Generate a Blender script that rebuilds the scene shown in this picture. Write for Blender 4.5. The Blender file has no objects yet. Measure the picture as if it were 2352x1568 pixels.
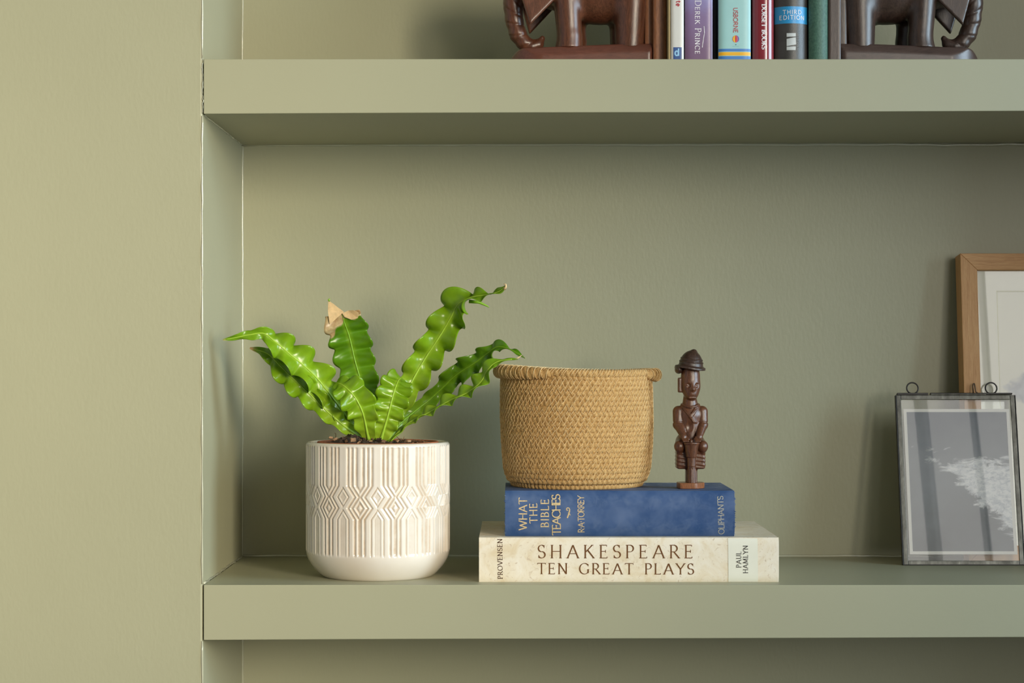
import bpy, math, random
import numpy as np
from mathutils import Vector, Matrix

random.seed(7)
rng = np.random.default_rng(7)
scene = bpy.context.scene
PI = math.pi

# ------------------------------------------------------------------ camera, world, light, exposure
D, F = 1.95, 4333.0            # camera distance to the shelf fronts (m), focal length (px of a 2352 px frame)
CX, CY = 1182.0, 833.0         # principal point
cam_data = bpy.data.cameras.new('camera')
cam_data.sensor_width = 36.0
cam_data.lens = 36.0 * F / 2352.0
cam_data.shift_x = (1176 - CX) / 2352.0
cam_data.shift_y = (CY - 784) / 2352.0
cam_data.clip_start = 0.05
cam = bpy.data.objects.new('camera', cam_data)
scene.collection.objects.link(cam)
cam.location = (0, -D, 0)
cam.rotation_euler = (PI / 2, 0, 0)
scene.camera = cam

world = bpy.data.worlds.new('world')
scene.world = world
world.use_nodes = True
bg = world.node_tree.nodes['Background']
bg.inputs['Color'].default_value = (0.90, 0.98, 1.06, 1)
bg.inputs['Strength'].default_value = 0.39

def area(name, loc, aim, sx, sy, watts, colour, spread):
    k = bpy.data.lights.new(name, 'AREA')
    k.shape = 'RECTANGLE'
    k.size, k.size_y, k.energy, k.color, k.spread = sx, sy, watts, colour, math.radians(spread)
    o = bpy.data.objects.new(name, k)
    scene.collection.objects.link(o)
    o.location = loc
    o.rotation_euler = (Vector(aim) - o.location).to_track_quat('-Z', 'Y').to_euler()
    return o
area('window_daylight', (1.62, -3.2, 0.50), (-1.12, 0.0, -0.05), 0.75, 1.05, 11.2, (1.0, 0.90, 0.68), 41)
area('side_window_daylight', (2.6, -1.05, 0.55), (0.1, 0.0, 0.0), 1.1, 1.4, 20.0, (0.74, 0.99, 1.18), 110)

scene.view_settings.view_transform = 'Standard'
scene.view_settings.look = 'None'
scene.view_settings.exposure = 0.0
scene.view_settings.gamma = 1.0
scene.view_settings.use_curve_mapping = False

# ------------------------------------------------------------------ helpers
def W(px, py, Y):
    s = (D + Y) / F
    return Vector(((px - CX) * s, Y, (CY - py) * s))

def new_mesh(name, V, Fc, smooth=False):
    me = bpy.data.meshes.new(name)
    me.from_pydata([tuple(map(float, v)) for v in V], [], [tuple(map(int, f)) for f in Fc])
    me.update()
    if smooth:
        me.polygons.foreach_set('use_smooth', [True] * len(me.polygons))
    return me

def obj(name, V, Fc, mat, parent=None, smooth=False, local=False):
    """One mesh object; V in world coordinates unless local."""
    if parent is not None and not local:
        inv = world_of(parent).inverted()
        V = [inv @ Vector(tuple(map(float, v))) for v in V]
    me = new_mesh(name, V, Fc, smooth)
    if mat is not None:
        me.materials.append(mat)
    o = bpy.data.objects.new(name, me)
    scene.collection.objects.link(o)
    o.parent = parent
    return o

def world_of(o):
    m = o.matrix_basis.copy()
    p = o.parent
    while p is not None:
        m = p.matrix_basis @ m
        p = p.parent
    return m

def thing(name, label, cat, loc=(0, 0, 0), rot=None, group=None):
    o = bpy.data.objects.new(name, None)
    o.empty_display_size = 0.02
    scene.collection.objects.link(o)
    o.location = loc
    if rot is not None:
        o.rotation_euler = rot
    o['label'] = label
    o['category'] = cat
    if group:
        o['group'] = group
    return o

def structure(o):
    o['kind'] = 'structure'
    return o

def bevel(o, w, seg=2, angle=40):
    m = o.modifiers.new('bevel', 'BEVEL')
    m.width, m.segments, m.limit_method, m.angle_limit = w, seg, 'ANGLE', math.radians(angle)
    bake(o)
    o.data.polygons.foreach_set('use_smooth', [True] * len(o.data.polygons))
    m = o.modifiers.new('wn', 'WEIGHTED_NORMAL')
    m.keep_sharp = True
    return o

def bake(o):
    dg = bpy.context.evaluated_depsgraph_get()
    dg.update()
    me = bpy.data.meshes.new_from_object(o.evaluated_get(dg))
    old = o.data
    o.modifiers.clear()
    o.data = me
    me.name = old.name
    if old.users == 0:
        bpy.data.meshes.remove(old)

class MB:
    def __init__(self): self.V, self.F = [], []
    def add(self, V, Fc):
        b = len(self.V)
        self.V += [tuple(v) for v in V]
        self.F += [tuple(i + b for i in f) for f in Fc]
        return self
    def box(self, lo, hi, fn=None):
        (x0, y0, z0), (x1, y1, z1) = lo, hi
        V = [(x0,y0,z0),(x1,y0,z0),(x1,y1,z0),(x0,y1,z0),(x0,y0,z1),(x1,y0,z1),(x1,y1,z1),(x0,y1,z1)]
        if fn: V = [fn(*v) for v in V]
        return self.add(V, [(0,3,2,1),(4,5,6,7),(0,1,5,4),(1,2,6,5),(2,3,7,6),(3,0,4,7)])
    def tube(self, pts, rad, n=8, closed=False):
        pts = [Vector(p) for p in pts]
        N = len(pts)
        rads = rad if hasattr(rad, '__len__') else [rad] * N
        V, Fc = [], []
        ref = None
        for i, p in enumerate(pts):
            if closed: t = pts[(i + 1) % N] - pts[i - 1]
            else: t = pts[min(i + 1, N - 1)] - pts[max(i - 1, 0)]
            t = t.normalized() if t.length > 1e-12 else Vector((0, 0, 1))
            if ref is None:
                ref = t.cross(Vector((0, 0, 1)))
                if ref.length < 1e-3: ref = t.cross(Vector((1, 0, 0)))
                ref.normalize()
            ref = (ref - t * ref.dot(t)).normalized()
            b = t.cross(ref)
            for k in range(n):
                a = 2 * PI * k / n
                V.append(p + (ref * math.cos(a) + b * math.sin(a)) * rads[i])
        M = N if closed else N - 1
        for i in range(M):
            j = (i + 1) % N
            for k in range(n):
                k2 = (k + 1) % n
                Fc.append((i*n+k, i*n+k2, j*n+k2, j*n+k))
        if not closed:
            Fc.append(tuple(range(n - 1, -1, -1)))
            Fc.append(tuple((N - 1) * n + k for k in range(n)))
        return self.add(V, Fc)
    def lathe(self, prof, c, n=64, capb=True, capt=False):
        V, Fc = [], []
        for r, z in prof:
            for k in range(n):
                a = 2 * PI * k / n
                V.append((c[0] + r * math.cos(a), c[1] + r * math.sin(a), c[2] + z))
        for i in range(len(prof) - 1):
            for k in range(n):
                k2 = (k + 1) % n
                Fc.append((i*n+k, i*n+k2, (i+1)*n+k2, (i+1)*n+k))
        if capb: Fc.append(tuple(range(n - 1, -1, -1)))
        if capt: Fc.append(tuple((len(prof) - 1) * n + k for k in range(n)))
        return self.add(V, Fc)
    def prism(self, poly, z0, z1):
        n = len(poly)
        V = [(x, y, z0) for x, y in poly] + [(x, y, z1) for x, y in poly]
        Fc = [tuple(range(n - 1, -1, -1)), tuple(range(n, 2 * n))]
        Fc += [(i, (i + 1) % n, n + (i + 1) % n, n + i) for i in range(n)]
        return self.add(V, Fc)
    def obj(self, name, mat, parent=None, smooth=False, local=False):
        return obj(name, self.V, self.F, mat, parent, smooth, local)

def catmull(P, n):
    P = np.array(P, float)
    m = len(P)
    out = []
    for t in np.linspace(0, m - 1, n):
        i = min(int(t), m - 2)
        f = t - i
        p0, p1, p2, p3 = P[max(i-1,0)], P[i], P[i+1], P[min(i+2,m-1)]
        out.append(0.5*((2*p1)+(-p0+p2)*f+(2*p0-5*p1+4*p2-p3)*f*f+(-p0+3*p1-3*p2+p3)*f**3))
    return np.array(out)

# ------------------------------------------------------------------ materials
class NT:
    def __init__(self, name):
        self.m = bpy.data.materials.new(name)
        self.m.use_nodes = True
        self.t = self.m.node_tree
        self.b = self.t.nodes['Principled BSDF']
        self.out = self.t.nodes['Material Output']
        self.tc = None
    def n(self, typ, **kw):
        nd = self.t.nodes.new(typ)
        for k, v in kw.items():
            if k.startswith('_'): setattr(nd, k[1:], v)
            else: nd.inputs[k.replace('_', ' ')].default_value = v
        return nd
    def l(self, a, b): self.t.links.new(a, b)
    def coord(self, scale=(1, 1, 1), which='Object'):
        if self.tc is None: self.tc = self.n('ShaderNodeTexCoord')
        mp = self.n('ShaderNodeMapping')
        mp.inputs['Scale'].default_value = scale
        self.l(self.tc.outputs[which], mp.inputs['Vector'])
        return mp.outputs['Vector']
    def noise(self, scale, detail=4, rough=.55, vec=None, dist=0):
        nd = self.n('ShaderNodeTexNoise', Scale=scale, Detail=detail, Roughness=rough, Distortion=dist)
        self.l(vec if vec is not None else self.coord(), nd.inputs['Vector'])
        return nd.outputs['Fac']
    def ramp(self, fac, stops):
        nd = self.n('ShaderNodeValToRGB')
        el = nd.color_ramp.elements
        while len(el) < len(stops): el.new(.5)
        for e, (p, c) in zip(el, stops):
            e.position = p
            e.color = (*c, 1) if len(c) == 3 else c
        self.l(fac, nd.inputs['Fac'])
        return nd.outputs['Color']
    def mix(self, fac, a, b, blend='MIX'):
        nd = self.n('ShaderNodeMix', _data_type='RGBA', _blend_type=blend)
        for s, v in ((nd.inputs[0], fac), (nd.inputs[6], a), (nd.inputs[7], b)):
            if isinstance(v, (int, float)): s.default_value = v
            elif isinstance(v, tuple): s.default_value = (*v, 1)
            else: self.l(v, s)
        return nd.outputs[2]
    def math(self, op, a, b=0.0):
        nd = self.n('ShaderNodeMath', _operation=op)
        for s, v in ((nd.inputs[0], a), (nd.inputs[1], b)):
            if isinstance(v, (int, float)): s.default_value = v
            else: self.l(v, s)
        return nd.outputs[0]
    def sep(self, vec):
        nd = self.n('ShaderNodeSeparateXYZ')
        self.l(vec, nd.inputs[0])
        return nd.outputs
    def attr(self, name):
        return self.n('ShaderNodeAttribute', _attribute_name=name)
    def base(self, c):
        s = self.b.inputs['Base Color']
        if isinstance(c, tuple): s.default_value = (*c, 1)
        else: self.l(c, s)
        return self
    def bump(self, h, strength=.3, dist=.001):
        nd = self.n('ShaderNodeBump', Strength=strength, Distance=dist)
        self.l(h, nd.inputs['Height'])
        self.l(nd.outputs['Normal'], self.b.inputs['Normal'])
        return self
    def set(self, **kw):
        for k, v in kw.items(): self.b.inputs[k.replace('_', ' ')].default_value = v
        return self

def srgb(r, g, b):
    f = lambda c: (c/255/12.92) if c/255 <= .04045 else ((c/255+.055)/1.055)**2.4
    return (f(r), f(g), f(b))

def plain(name, c, rough=.5, spec=.4, var=.08, scale=60, bump=0, bscale=400, metal=0, coat=0):
    t = NT(name)
    n = t.noise(scale, 4)
    d = tuple(max(0, x * (1 - var)) for x in c)
    u = tuple(min(1, x * (1 + var)) for x in c)
    t.base(t.ramp(n, [(.3, d), (.7, u)]))
    t.set(Roughness=rough, Specular_IOR_Level=spec, Metallic=metal, Coat_Weight=coat)
    if bump: t.bump(t.noise(bscale, 3), bump, .0008)
    return t.m

def paint_material(name='sage_wall_paint', stretch=(1, 1, 1), bs=.25):
    t = NT(name)
    t.base(t.ramp(t.noise(5, 3), [(.3, (.378, .366, .246)), (.7, (.392, .380, .256))]))
    t.set(Roughness=.42, Specular_IOR_Level=.42)
    v = t.coord(stretch)
    a = t.noise(260, 2, .5, v)
    b = t.noise(22, 3, .5, t.coord())
    t.bump(t.math('ADD', a, t.math('MULTIPLY', b, 1.6)), bs, .0007)
    return t.m

PAINT = paint_material('sage_wall_paint', (1, 1, .45), .22)
PAINT_SHELF = paint_material('sage_shelf_paint', (.6, 1, 1), .08)
CAULK_HIGHLIGHT = plain('caulk_and_arris_highlight', (.46,.45,.33), .2, .6, .04, coat=.6)

# ------------------------------------------------------------------ the alcove
YB = 0.2837                                   # depth of the alcove
XL, XR = (465 - CX) * D / F, 0.835             # its two reveals
structure(bevel(MB().prism([(-1.9, 0.0), (XL, 0.0), (XL, YB + .06), (-1.9, YB + .06)], -1.0, 1.1).obj('wall_left', PAINT), .0022, 3))
structure(MB().box((XL, YB, -1.0), (XR, YB + .06, 1.1)).obj('wall_back', PAINT))
structure(bevel(MB().prism([(XR, 0.0), (2.3, 0.0), (2.3, YB + .06), (XR, YB + .06)], -1.0, 1.1).obj('wall_right', PAINT), .0022, 3))

zt1, zb1 = (CY - 136) * D / F, (CY - 257) * D / F      # upper shelf
zt2, zb2 = (CY - 1343) * D / F, (CY - 1465) * D / F    # lower shelf
def shelf(zt, zb, label):
    V, n = [], 24
    mb = MB()
    y0, y1 = -.0004, YB
    # the front's lower edge runs a touch out of level, as in the photograph
    for i in range(n + 1):
        u = i / n
        x = XL + .0012 + (XR - XL - .0012) * u
        dz = .0012 * math.sin(u * 2.2 + .4) + .0006 * math.sin(u * 9)
        a, b = zt + .15 * dz, zb - .0022 * (1 - u * 1.7) * 1.0 + .3 * dz
        V += [(x, y0, a), (x, y0, b), (x, y1, b), (x, y1, a)]
    Fc = []
    for i in range(n):
        p, q = 4 * i, 4 * (i + 1)
        for k in range(4):
            k2 = (k + 1) % 4
            Fc.append((p + k, p + k2, q + k2, q + k))
    Fc += [(0, 3, 2, 1), (4*n, 4*n+1, 4*n+2, 4*n+3)]
    o = obj('shelf', V, Fc, PAINT_SHELF)
    bevel(o, .0008, 2, 60)
    o['label'], o['category'], o['group'] = label, 'shelf', 'built-in alcove shelves'
    return o
shelf(zt1, zb1, 'thick sage green painted shelf carrying the upright books between elephant bookends')
shelf(zt2, zb2, 'thick sage green painted shelf carrying the potted fern, basket and picture frames')

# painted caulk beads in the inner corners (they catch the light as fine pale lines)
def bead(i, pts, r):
    structure(MB().tube(pts, r, 8).obj('trim_%d' % i, CAULK_HIGHLIGHT, smooth=True))
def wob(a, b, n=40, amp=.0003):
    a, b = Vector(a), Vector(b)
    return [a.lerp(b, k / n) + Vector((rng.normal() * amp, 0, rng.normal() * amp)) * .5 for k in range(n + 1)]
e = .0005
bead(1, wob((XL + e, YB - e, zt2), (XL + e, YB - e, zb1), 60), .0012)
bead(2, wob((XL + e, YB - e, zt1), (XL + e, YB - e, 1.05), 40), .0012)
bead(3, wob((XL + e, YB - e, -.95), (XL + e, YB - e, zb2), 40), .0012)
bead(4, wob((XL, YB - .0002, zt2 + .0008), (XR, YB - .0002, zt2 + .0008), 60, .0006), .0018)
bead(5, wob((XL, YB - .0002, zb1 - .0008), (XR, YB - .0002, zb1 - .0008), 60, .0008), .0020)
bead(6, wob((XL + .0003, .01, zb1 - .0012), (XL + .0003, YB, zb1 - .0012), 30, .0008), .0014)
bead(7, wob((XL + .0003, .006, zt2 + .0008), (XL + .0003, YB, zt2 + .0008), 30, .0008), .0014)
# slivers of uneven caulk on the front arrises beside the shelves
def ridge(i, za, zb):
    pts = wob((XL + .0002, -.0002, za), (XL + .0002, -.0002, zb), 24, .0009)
    structure(MB().tube(pts, [.0002 + .0003 * abs(math.sin(k * .9)) * (k % 7 > 2) for k in range(25)], 6).obj('trim_%d' % i, CAULK_HIGHLIGHT, smooth=True))
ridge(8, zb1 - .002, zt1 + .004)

for i, za, zb in ((9, zb1 - .004, zt2 + .001), (10, 1.05, zt1 + .001), (11, zb2 - .003, -.95)):  # pale glossy tubes added along the arris to draw its highlight line
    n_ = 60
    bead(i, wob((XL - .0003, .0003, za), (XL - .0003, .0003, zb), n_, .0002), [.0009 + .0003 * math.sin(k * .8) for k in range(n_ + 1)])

# the room behind the camera: floor and window wall with its window and curtains (seen in the glass reflections)
ROOMW = plain('pale_room_wall', (.55, .55, .50), .7)
structure(MB().box((-2.6, -4.2, -1.36), (3.4, YB + .06, -1.30)).obj('floor', plain('grey_room_floor', (.17, .175, .16), .5)))
structure(MB().box((-2.6, -4.2, 2.15), (3.4, YB + .06, 2.21)).obj('ceiling', ROOMW))
wx0, wx1, wz0, wz1, wy = 1.12, 2.45, -.25, 1.98, -3.60
mb = MB()
mb.box((-2.6, wy - .12, -1.3), (wx0, wy, 2.2)).box((wx1, wy - .12, -1.3), (3.4, wy, 2.2))
mb.box((wx0, wy - .12, -1.3), (wx1, wy, wz0)).box((wx0, wy - .12, wz1), (wx1, wy, 2.2))
structure(mb.obj('wall_front', ROOMW))
wf = MB()
WHITE = plain('white_gloss_paint', (.75, .75, .73), .3)
t_ = .035
wf.box((wx0, wy - .09, wz0), (wx0 + t_, wy - .04, wz1)).box((wx1 - t_, wy - .09, wz0), (wx1, wy - .04, wz1))
wf.box((wx0, wy - .09, wz0), (wx1, wy - .04, wz0 + t_)).box((wx0, wy - .09, wz1 - t_), (wx1, wy - .04, wz1))
wf.box(((wx0+wx1)/2 - .02, wy - .09, wz0), ((wx0+wx1)/2 + .02, wy - .04, wz1))
structure(wf.obj('window_1', WHITE))
pn = NT('bright_sky_through_pane')
em_ = pn.n('ShaderNodeEmission', Color=(1.0, .97, .93, 1), Strength=5.2)
pn.l(em_.outputs[0], pn.out.inputs['Surface'])
for pa, pb in ((wx0 + t_, (wx0 + wx1) / 2 - .02), ((wx0 + wx1) / 2 + .02, wx1 - t_)):
    MB().add([(pa, wy - .07, wz0 + t_), (pb, wy - .07, wz0 + t_), (pb, wy - .07, wz1 - t_), (pa, wy - .07, wz1 - t_)], [(3, 2, 1, 0)]).obj('pane', pn.m, bpy.data.objects['window_1'], local=True)
ct = NT('sheer_curtain')
ct.base((.70, .72, .74)); ct.set(Roughness=.9)
tr = ct.n('ShaderNodeBsdfTranslucent', Color=(.7, .72, .75, 1))
mx = ct.n('ShaderNodeMixShader', Fac=.55)
ct.l(ct.b.outputs[0], mx.inputs[1]); ct.l(tr.outputs[0], mx.inputs[2])
hole = ct.n('ShaderNodeBsdfTransparent')
mx2 = ct.n('ShaderNodeMixShader', Fac=.22)
ct.l(mx.outputs[0], mx2.inputs[1]); ct.l(hole.outputs[0], mx2.inputs[2]); ct.l(mx2.outputs[0], ct.out.inputs['Surface'])
def curtain(x0, x1, folds, name):
    V, Fc, n = [], [], folds * 10
    for i in range(n + 1):
        u = i / n
        x = x0 + (x1 - x0) * u + .006 * math.sin(u * folds * 4.1)
        y = wy + .10 + .030 * math.sin(2 * PI * folds * u) + .010 * math.sin(9 * u)
        V += [(x, y, -1.25), (x, y, 2.08)]
    Fc = [(2*i, 2*i+2, 2*i+3, 2*i+1) for i in range(n)]
    return obj(name, V, Fc, ct.m, bpy.data.objects['window_1'], True)
curtain(.70, 1.23, 8, 'curtain')
curtain(1.32, 1.37, 1, 'curtain')
curtain(1.50, 1.53, 1, 'curtain')
curtain(2.25, 2.75, 7, 'curtain')

# ------------------------------------------------------------------ lettering: letters drawn as pen strokes
def arc(cx, cy, rx, ry, a0, a1, n=14):
    return [(cx + rx * math.cos(math.radians(a0 + (a1 - a0) * i / n)), cy + ry * math.sin(math.radians(a0 + (a1 - a0) * i / n))) for i in range(n + 1)]
st = lambda x: [(x, 0), (x, 1)]
Pb = [(.12, 1), (.32, 1)] + arc(.32, .74, .27, .26, 90, -90) + [(.32, .48), (.12, .48)]
GLY = {   # width, strokes, horizontal serifs (x, y), vertical serifs (x, y, direction)
 'A': (.94, [[(.06, 0), (.47, 1)], [(.47, 1), (.88, 0)], [(.2, .34), (.74, .34)]], [(.06, 0), (.88, 0)], []),
 'B': (.70, [st(.12), [(.12, 1), (.3, 1)] + arc(.3, .76, .24, .24, 90, -90) + [(.12, .52)], [(.12, .52), (.33, .52)] + arc(.33, .26, .29, .26, 90, -90) + [(.12, 0)]], [(.10, 0), (.10, 1)], []),
 'C': (.92, [arc(.5, .5, .45, .5, 42, 318, 26)], [], [(.84, .83, 0)]),
 'D': (.92, [st(.12), [(.12, 1), (.36, 1)] + arc(.36, .5, .5, .5, 90, -90, 20) + [(.12, 0)]], [(.10, 0), (.10, 1)], []),
 'E': (.68, [st(.12), [(.12, 1), (.56, 1)], [(.12, .52), (.48, .52)], [(.12, 0), (.60, 0)]], [(.10, 0), (.10, 1)], [(.56, 1, -1), (.48, .52, 0), (.60, 0, 1)]),
 'G': (.98, [arc(.5, .5, .45, .5, 42, 322, 26), [(.84, .10), (.84, .42)]], [(.84, .42)], [(.84, .83, 0)]),
 'H': (.90, [st(.12), st(.78), [(.12, .52), (.78, .52)]], [(.12, 0), (.12, 1), (.78, 0), (.78, 1)], []),
 'I': (.28, [st(.14)], [(.14, 0), (.14, 1)], []),
 'K': (.84, [st(.12), [(.66, 1), (.14, .46)], [(.3, .62), (.78, 0)]], [(.12, 0), (.12, 1), (.66, 1), (.76, 0)], []),
 'L': (.64, [st(.12), [(.12, 0), (.58, 0)]], [(.12, 1), (.10, 0)], [(.58, 0, 1)]),
 'M': (1.12, [[(.1, 0), (.18, 1)], [(.18, 1), (.55, .06)], [(.55, .06), (.92, 1)], [(.92, 1), (1.0, 0)]], [(.1, 0), (.14, 1), (1.0, 0), (.96, 1)], []),
 'N': (.92, [st(.12), [(.12, 1), (.78, 0)], st(.78)], [(.12, 0), (.09, 1), (.78, 1)], []),
 'O': (1.0, [arc(.5, .5, .45, .5, 90, 450, 34)], [], []),
 'P': (.66, [st(.12), Pb], [(.12, 0), (.10, 1)], []),
 'R': (.78, [st(.12), Pb, [(.34, .48), (.74, 0)]], [(.12, 0), (.10, 1), (.74, 0)], []),
 'S': (.62, [arc(.30, .745, .24, .255, 35, 270, 18) + arc(.31, .25, .26, .25, 85, -148, 18)], [], [(.50, .89, 0), (.09, .12, 0)]),
 'T': (.80, [st(.40), [(.02, 1), (.78, 1)]], [(.40, 0)], [(.02, 1, -1), (.78, 1, -1)]),
 'U': (.86, [[(.12, 1), (.12, .32)] + arc(.43, .32, .31, .32, 180, 360, 18) + [(.74, .32), (.74, 1)]], [(.12, 1), (.74, 1)], []),
 'V': (.88, [[(.04, 1), (.44, 0)], [(.44, 0), (.84, 1)]], [(.04, 1), (.84, 1)], []),
 'W': (1.2, [[(.02, 1), (.32, 0)], [(.32, 0), (.60, .9)], [(.60, .9), (.88, 0)], [(.88, 0), (1.18, 1)]], [(.02, 1), (1.18, 1)], []),
 'Y': (.84, [[(.04, 1), (.42, .48)], [(.80, 1), (.42, .48)], [(.42, .48), (.42, 0)]], [(.04, 1), (.80, 1), (.42, 0)], []),
 "'": (.2, [[(.1, 1), (.08, .74)]], [], []),
 '.': (.26, [[(.13, .42), (.13, .56)]], [], []),
 ',': (.2, [[(.1, .10), (.1, -.04)]], [], []),
 'd': (.68, [arc(.28, .33, .24, .33, 0, 360, 24), [(.55, 0), (.55, 1)]], [], []),
 'i': (.26, [[(.13, 0), (.13, .66)], [(.13, .84), (.13, .98)]], [], []),
 't': (.42, [[(.17, .88), (.17, .14), (.24, .03), (.38, .02)], [(.01, .66), (.37, .66)]], [], []),
 'e': (.62, [arc(.3, .33, .26, .33, 0, 310, 22), [(.05, .34), (.55, .34)]], [], []),
 ' ': (.40, [], [], []),
}
def text_quads(s, thick, thin, serif, nib=14, small=None, space=0.0, spacew=None):
    """Quads of a line of text; returns polygons in cap-height units and the natural length."""
    polys, x, first = [], 0.0, True
    for ch in s:
        sc = 1.0
        if small and ch != ' ' and not first: sc = small
        first = ch == ' '
        w, strokes, hs, vs = GLY[ch]
        if ch == ' ' and spacew is not None: w = spacew
        for P in strokes:
            P = [(px * sc + x, py * sc) for px, py in P]
            L, R = [], []
            for i, p in enumerate(P):
                a, b = P[max(i - 1, 0)], P[min(i + 1, len(P) - 1)]
                dx, dy = b[0] - a[0], b[1] - a[1]
                l = math.hypot(dx, dy) or 1
                dx, dy = dx / l, dy / l
                ang = math.atan2(dy, dx)
                w_ = thin + (thick - thin) * abs(math.sin(ang - math.radians(nib))) ** 1.2
                w_ *= .5
                ex = ey = 0
                if not serif and len(P) <= 4 or ch in '.,':
                    if i == 0: ex, ey = -dx * w_ * .5, -dy * w_ * .5
                    if i == len(P) - 1: ex, ey = dx * w_ * .5, dy * w_ * .5
                L.append((p[0] - dy * w_ + ex, p[1] + dx * w_ + ey)); R.append((p[0] + dy * w_ + ex, p[1] - dx * w_ + ey))
            for i in range(len(P) - 1):
                polys.append((R[i], R[i + 1], L[i + 1], L[i]))
        if serif:
            h = thin * 1.05
            for sx, sy in hs:
                y0 = (sy * sc) - (h * .5 if sy > .5 else h * .5)
                polys.append(((x + sx * sc - serif * sc, y0), (x + sx * sc + serif * sc, y0), (x + sx * sc + serif * sc, y0 + h), (x + sx * sc - serif * sc, y0 + h)))
            for sx, sy, d in vs:
                a, b = sy * sc - .11 * sc * (d <= 0), sy * sc + .11 * sc * (d >= 0)
                polys.append(((x + sx * sc - h * .55, a), (x + sx * sc + h * .55, a), (x + sx * sc + h * .55, b), (x + sx * sc - h * .55, b)))
        x += w * sc + space
    return polys, x - space

def place_text(name, s, mat, parent, o, end, cap, Y0, yfun, thick=.13, thin=.05, serif=.12, cond=1.0, label=None, eps=.00015, **kw):
    """Line of text from photo-frame point o to end on a spine at depth Y0; cap = letter height in photo px."""
    o, end = Vector(o), Vector(end)
    a = end - o
    Lpx = a.length
    a.normalize()
    up = Vector((a.y, -a.x))                   # image y runs downwards
    polys, n = text_quads(s, thick, thin, serif, **kw)
    polys0, n0 = n, n
    glyphs = max(1, len(s) - 1)
    space = (Lpx / (cap * cond) - n0) / glyphs
    polys, n = text_quads(s, thick, thin, serif, space=space + kw.pop('space', 0), **kw)
    V, Fc = [], []
    for qi, q in enumerate(polys):             # strokes sit microns apart so that crossings never share a plane
        b = len(V)
        for (x, y) in q:
            p = o + a * (x * cap * cond) + up * (y * cap)
            w = W(p.x, p.y, Y0)
            V.append((w.x, yfun(w.x, w.z) - eps - 2e-6 * (qi % 60), w.z))
        # face the camera
        v0, v1, v2 = (Vector(V[b + k]) for k in range(3))
        Fc.append((b, b+1, b+2, b+3) if (v1 - v0).cross(v2 - v0).y < 0 else (b+3, b+2, b+1, b))
    ob = obj(name, V, Fc, mat, parent)
    if label: ob['label'] = label
    return ob

def patch(name, pts, mat, parent, Y0, yfun, eps=.0003, sub=28, label=None):
    """A printed area: 4 photo-frame corners mapped on to a spine, subdivided to follow its curve."""
    P = [Vector(p) for p in pts]
    V, Fc = [], []
    for j in range(sub + 1):
        for i in range(sub + 1):
            u, v = i / sub, j / sub
            p = (P[0] * (1 - u) + P[1] * u) * (1 - v) + (P[3] * (1 - u) + P[2] * u) * v
            w = W(p.x, p.y, Y0)
            V.append((w.x, yfun(w.x, w.z) - eps, w.z))
    for j in range(sub):
        for i in range(sub):
            a = j * (sub + 1) + i
            Fc.append((a + sub + 1, a + sub + 2, a + 1, a))
    ob = obj(name, V, Fc, mat, parent, True)
    if label: ob['label'] = label
    return ob

# ------------------------------------------------------------------ books
PAGES = NT('page_edges')
_v = PAGES.coord((1, 1, 1))
_w = PAGES.n('ShaderNodeTexNoise', Scale=1.0, Detail=2)
PAGES.l(PAGES.coord((8, 8, 2200)), _w.inputs['Vector'])
PAGES.base(PAGES.ramp(_w.outputs['Fac'], [(.3, (.42, .33, .20)), (.7, (.62, .52, .36))]))
PAGES.set(Roughness=.85)
PAGES = PAGES.m
PAGES_S = NT('page_edges_upright')
_w = PAGES_S.n('ShaderNodeTexNoise', Scale=1.0, Detail=2)
PAGES_S.l(PAGES_S.coord((2200, 8, 8)), _w.inputs['Vector'])
PAGES_S.base(PAGES_S.ramp(_w.outputs['Fac'], [(.3, (.45, .38, .26)), (.7, (.66, .58, .44))]))
PAGES_S.set(Roughness=.85)
PAGES_S = PAGES_S.m

def book(label, origin, ex, ey, ez, L, Dp, T, cover, pages, bulge=.003, power=3.0, board=.0024, groove=.0008, group=None, inset=.003):
    o = Vector(origin); ex, ey, ez = Vector(ex), Vector(ey), Vector(ez)
    root = thing('book', label, 'book', o, group=group)
    yb = lambda z: bulge * abs(2 * z / T - 1) ** power
    zs = [T * (.5 - .5 * math.cos(PI * k / 22)) for k in range(23)]
    outer = [(Dp, 0), (.017, 0), (.012, groove), (.007, groove), (bulge + .002, 0)] + [(yb(z), z) for z in zs] + [(bulge + .002, T), (.007, T - groove), (.012, T - groove), (.017, T), (Dp, T)]
    inner = []
    for (y, z) in outer:
        zz = min(max(z, board + groove), T - board - groove)
        inner.append((max(y, yb(zz) + board) if y < .006 else y, zz))
    n = len(outer)
    V, Fc = [], []
    nx = 2
    for x in (0, L):
        for prof in (outer, inner):
            for (y, z) in prof:
                V.append(o + ex * x + ey * y + ez * z)
    A, B, C_, E_ = 0, n, 2 * n, 3 * n
    for i in range(n - 1):
        Fc += [(A+i, A+i+1, C_+i+1, C_+i), (B+i+1, B+i, E_+i, E_+i+1), (A+i+1, A+i, B+i, B+i+1), (C_+i, C_+i+1, E_+i+1, E_+i)]
    Fc += [(A, C_, E_, B), (C_+n-1, A+n-1, B+n-1, E_+n-1)]
    if ex.cross(ey).dot(ez) > 0:
        Fc = [tuple(reversed(f)) for f in Fc]
    c = obj('cover', V, Fc, cover, root)
    bevel(c, .0005, 2, 35)
    mb = MB()
    mb.box((inset, bulge + board + .0005, board + groove), (L - inset, Dp - inset, T - board - groove), lambda x, y, z: o + ex * x + ey * y + ez * z)
    mb.obj('page_block', pages, root)
    return root, yb

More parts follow.
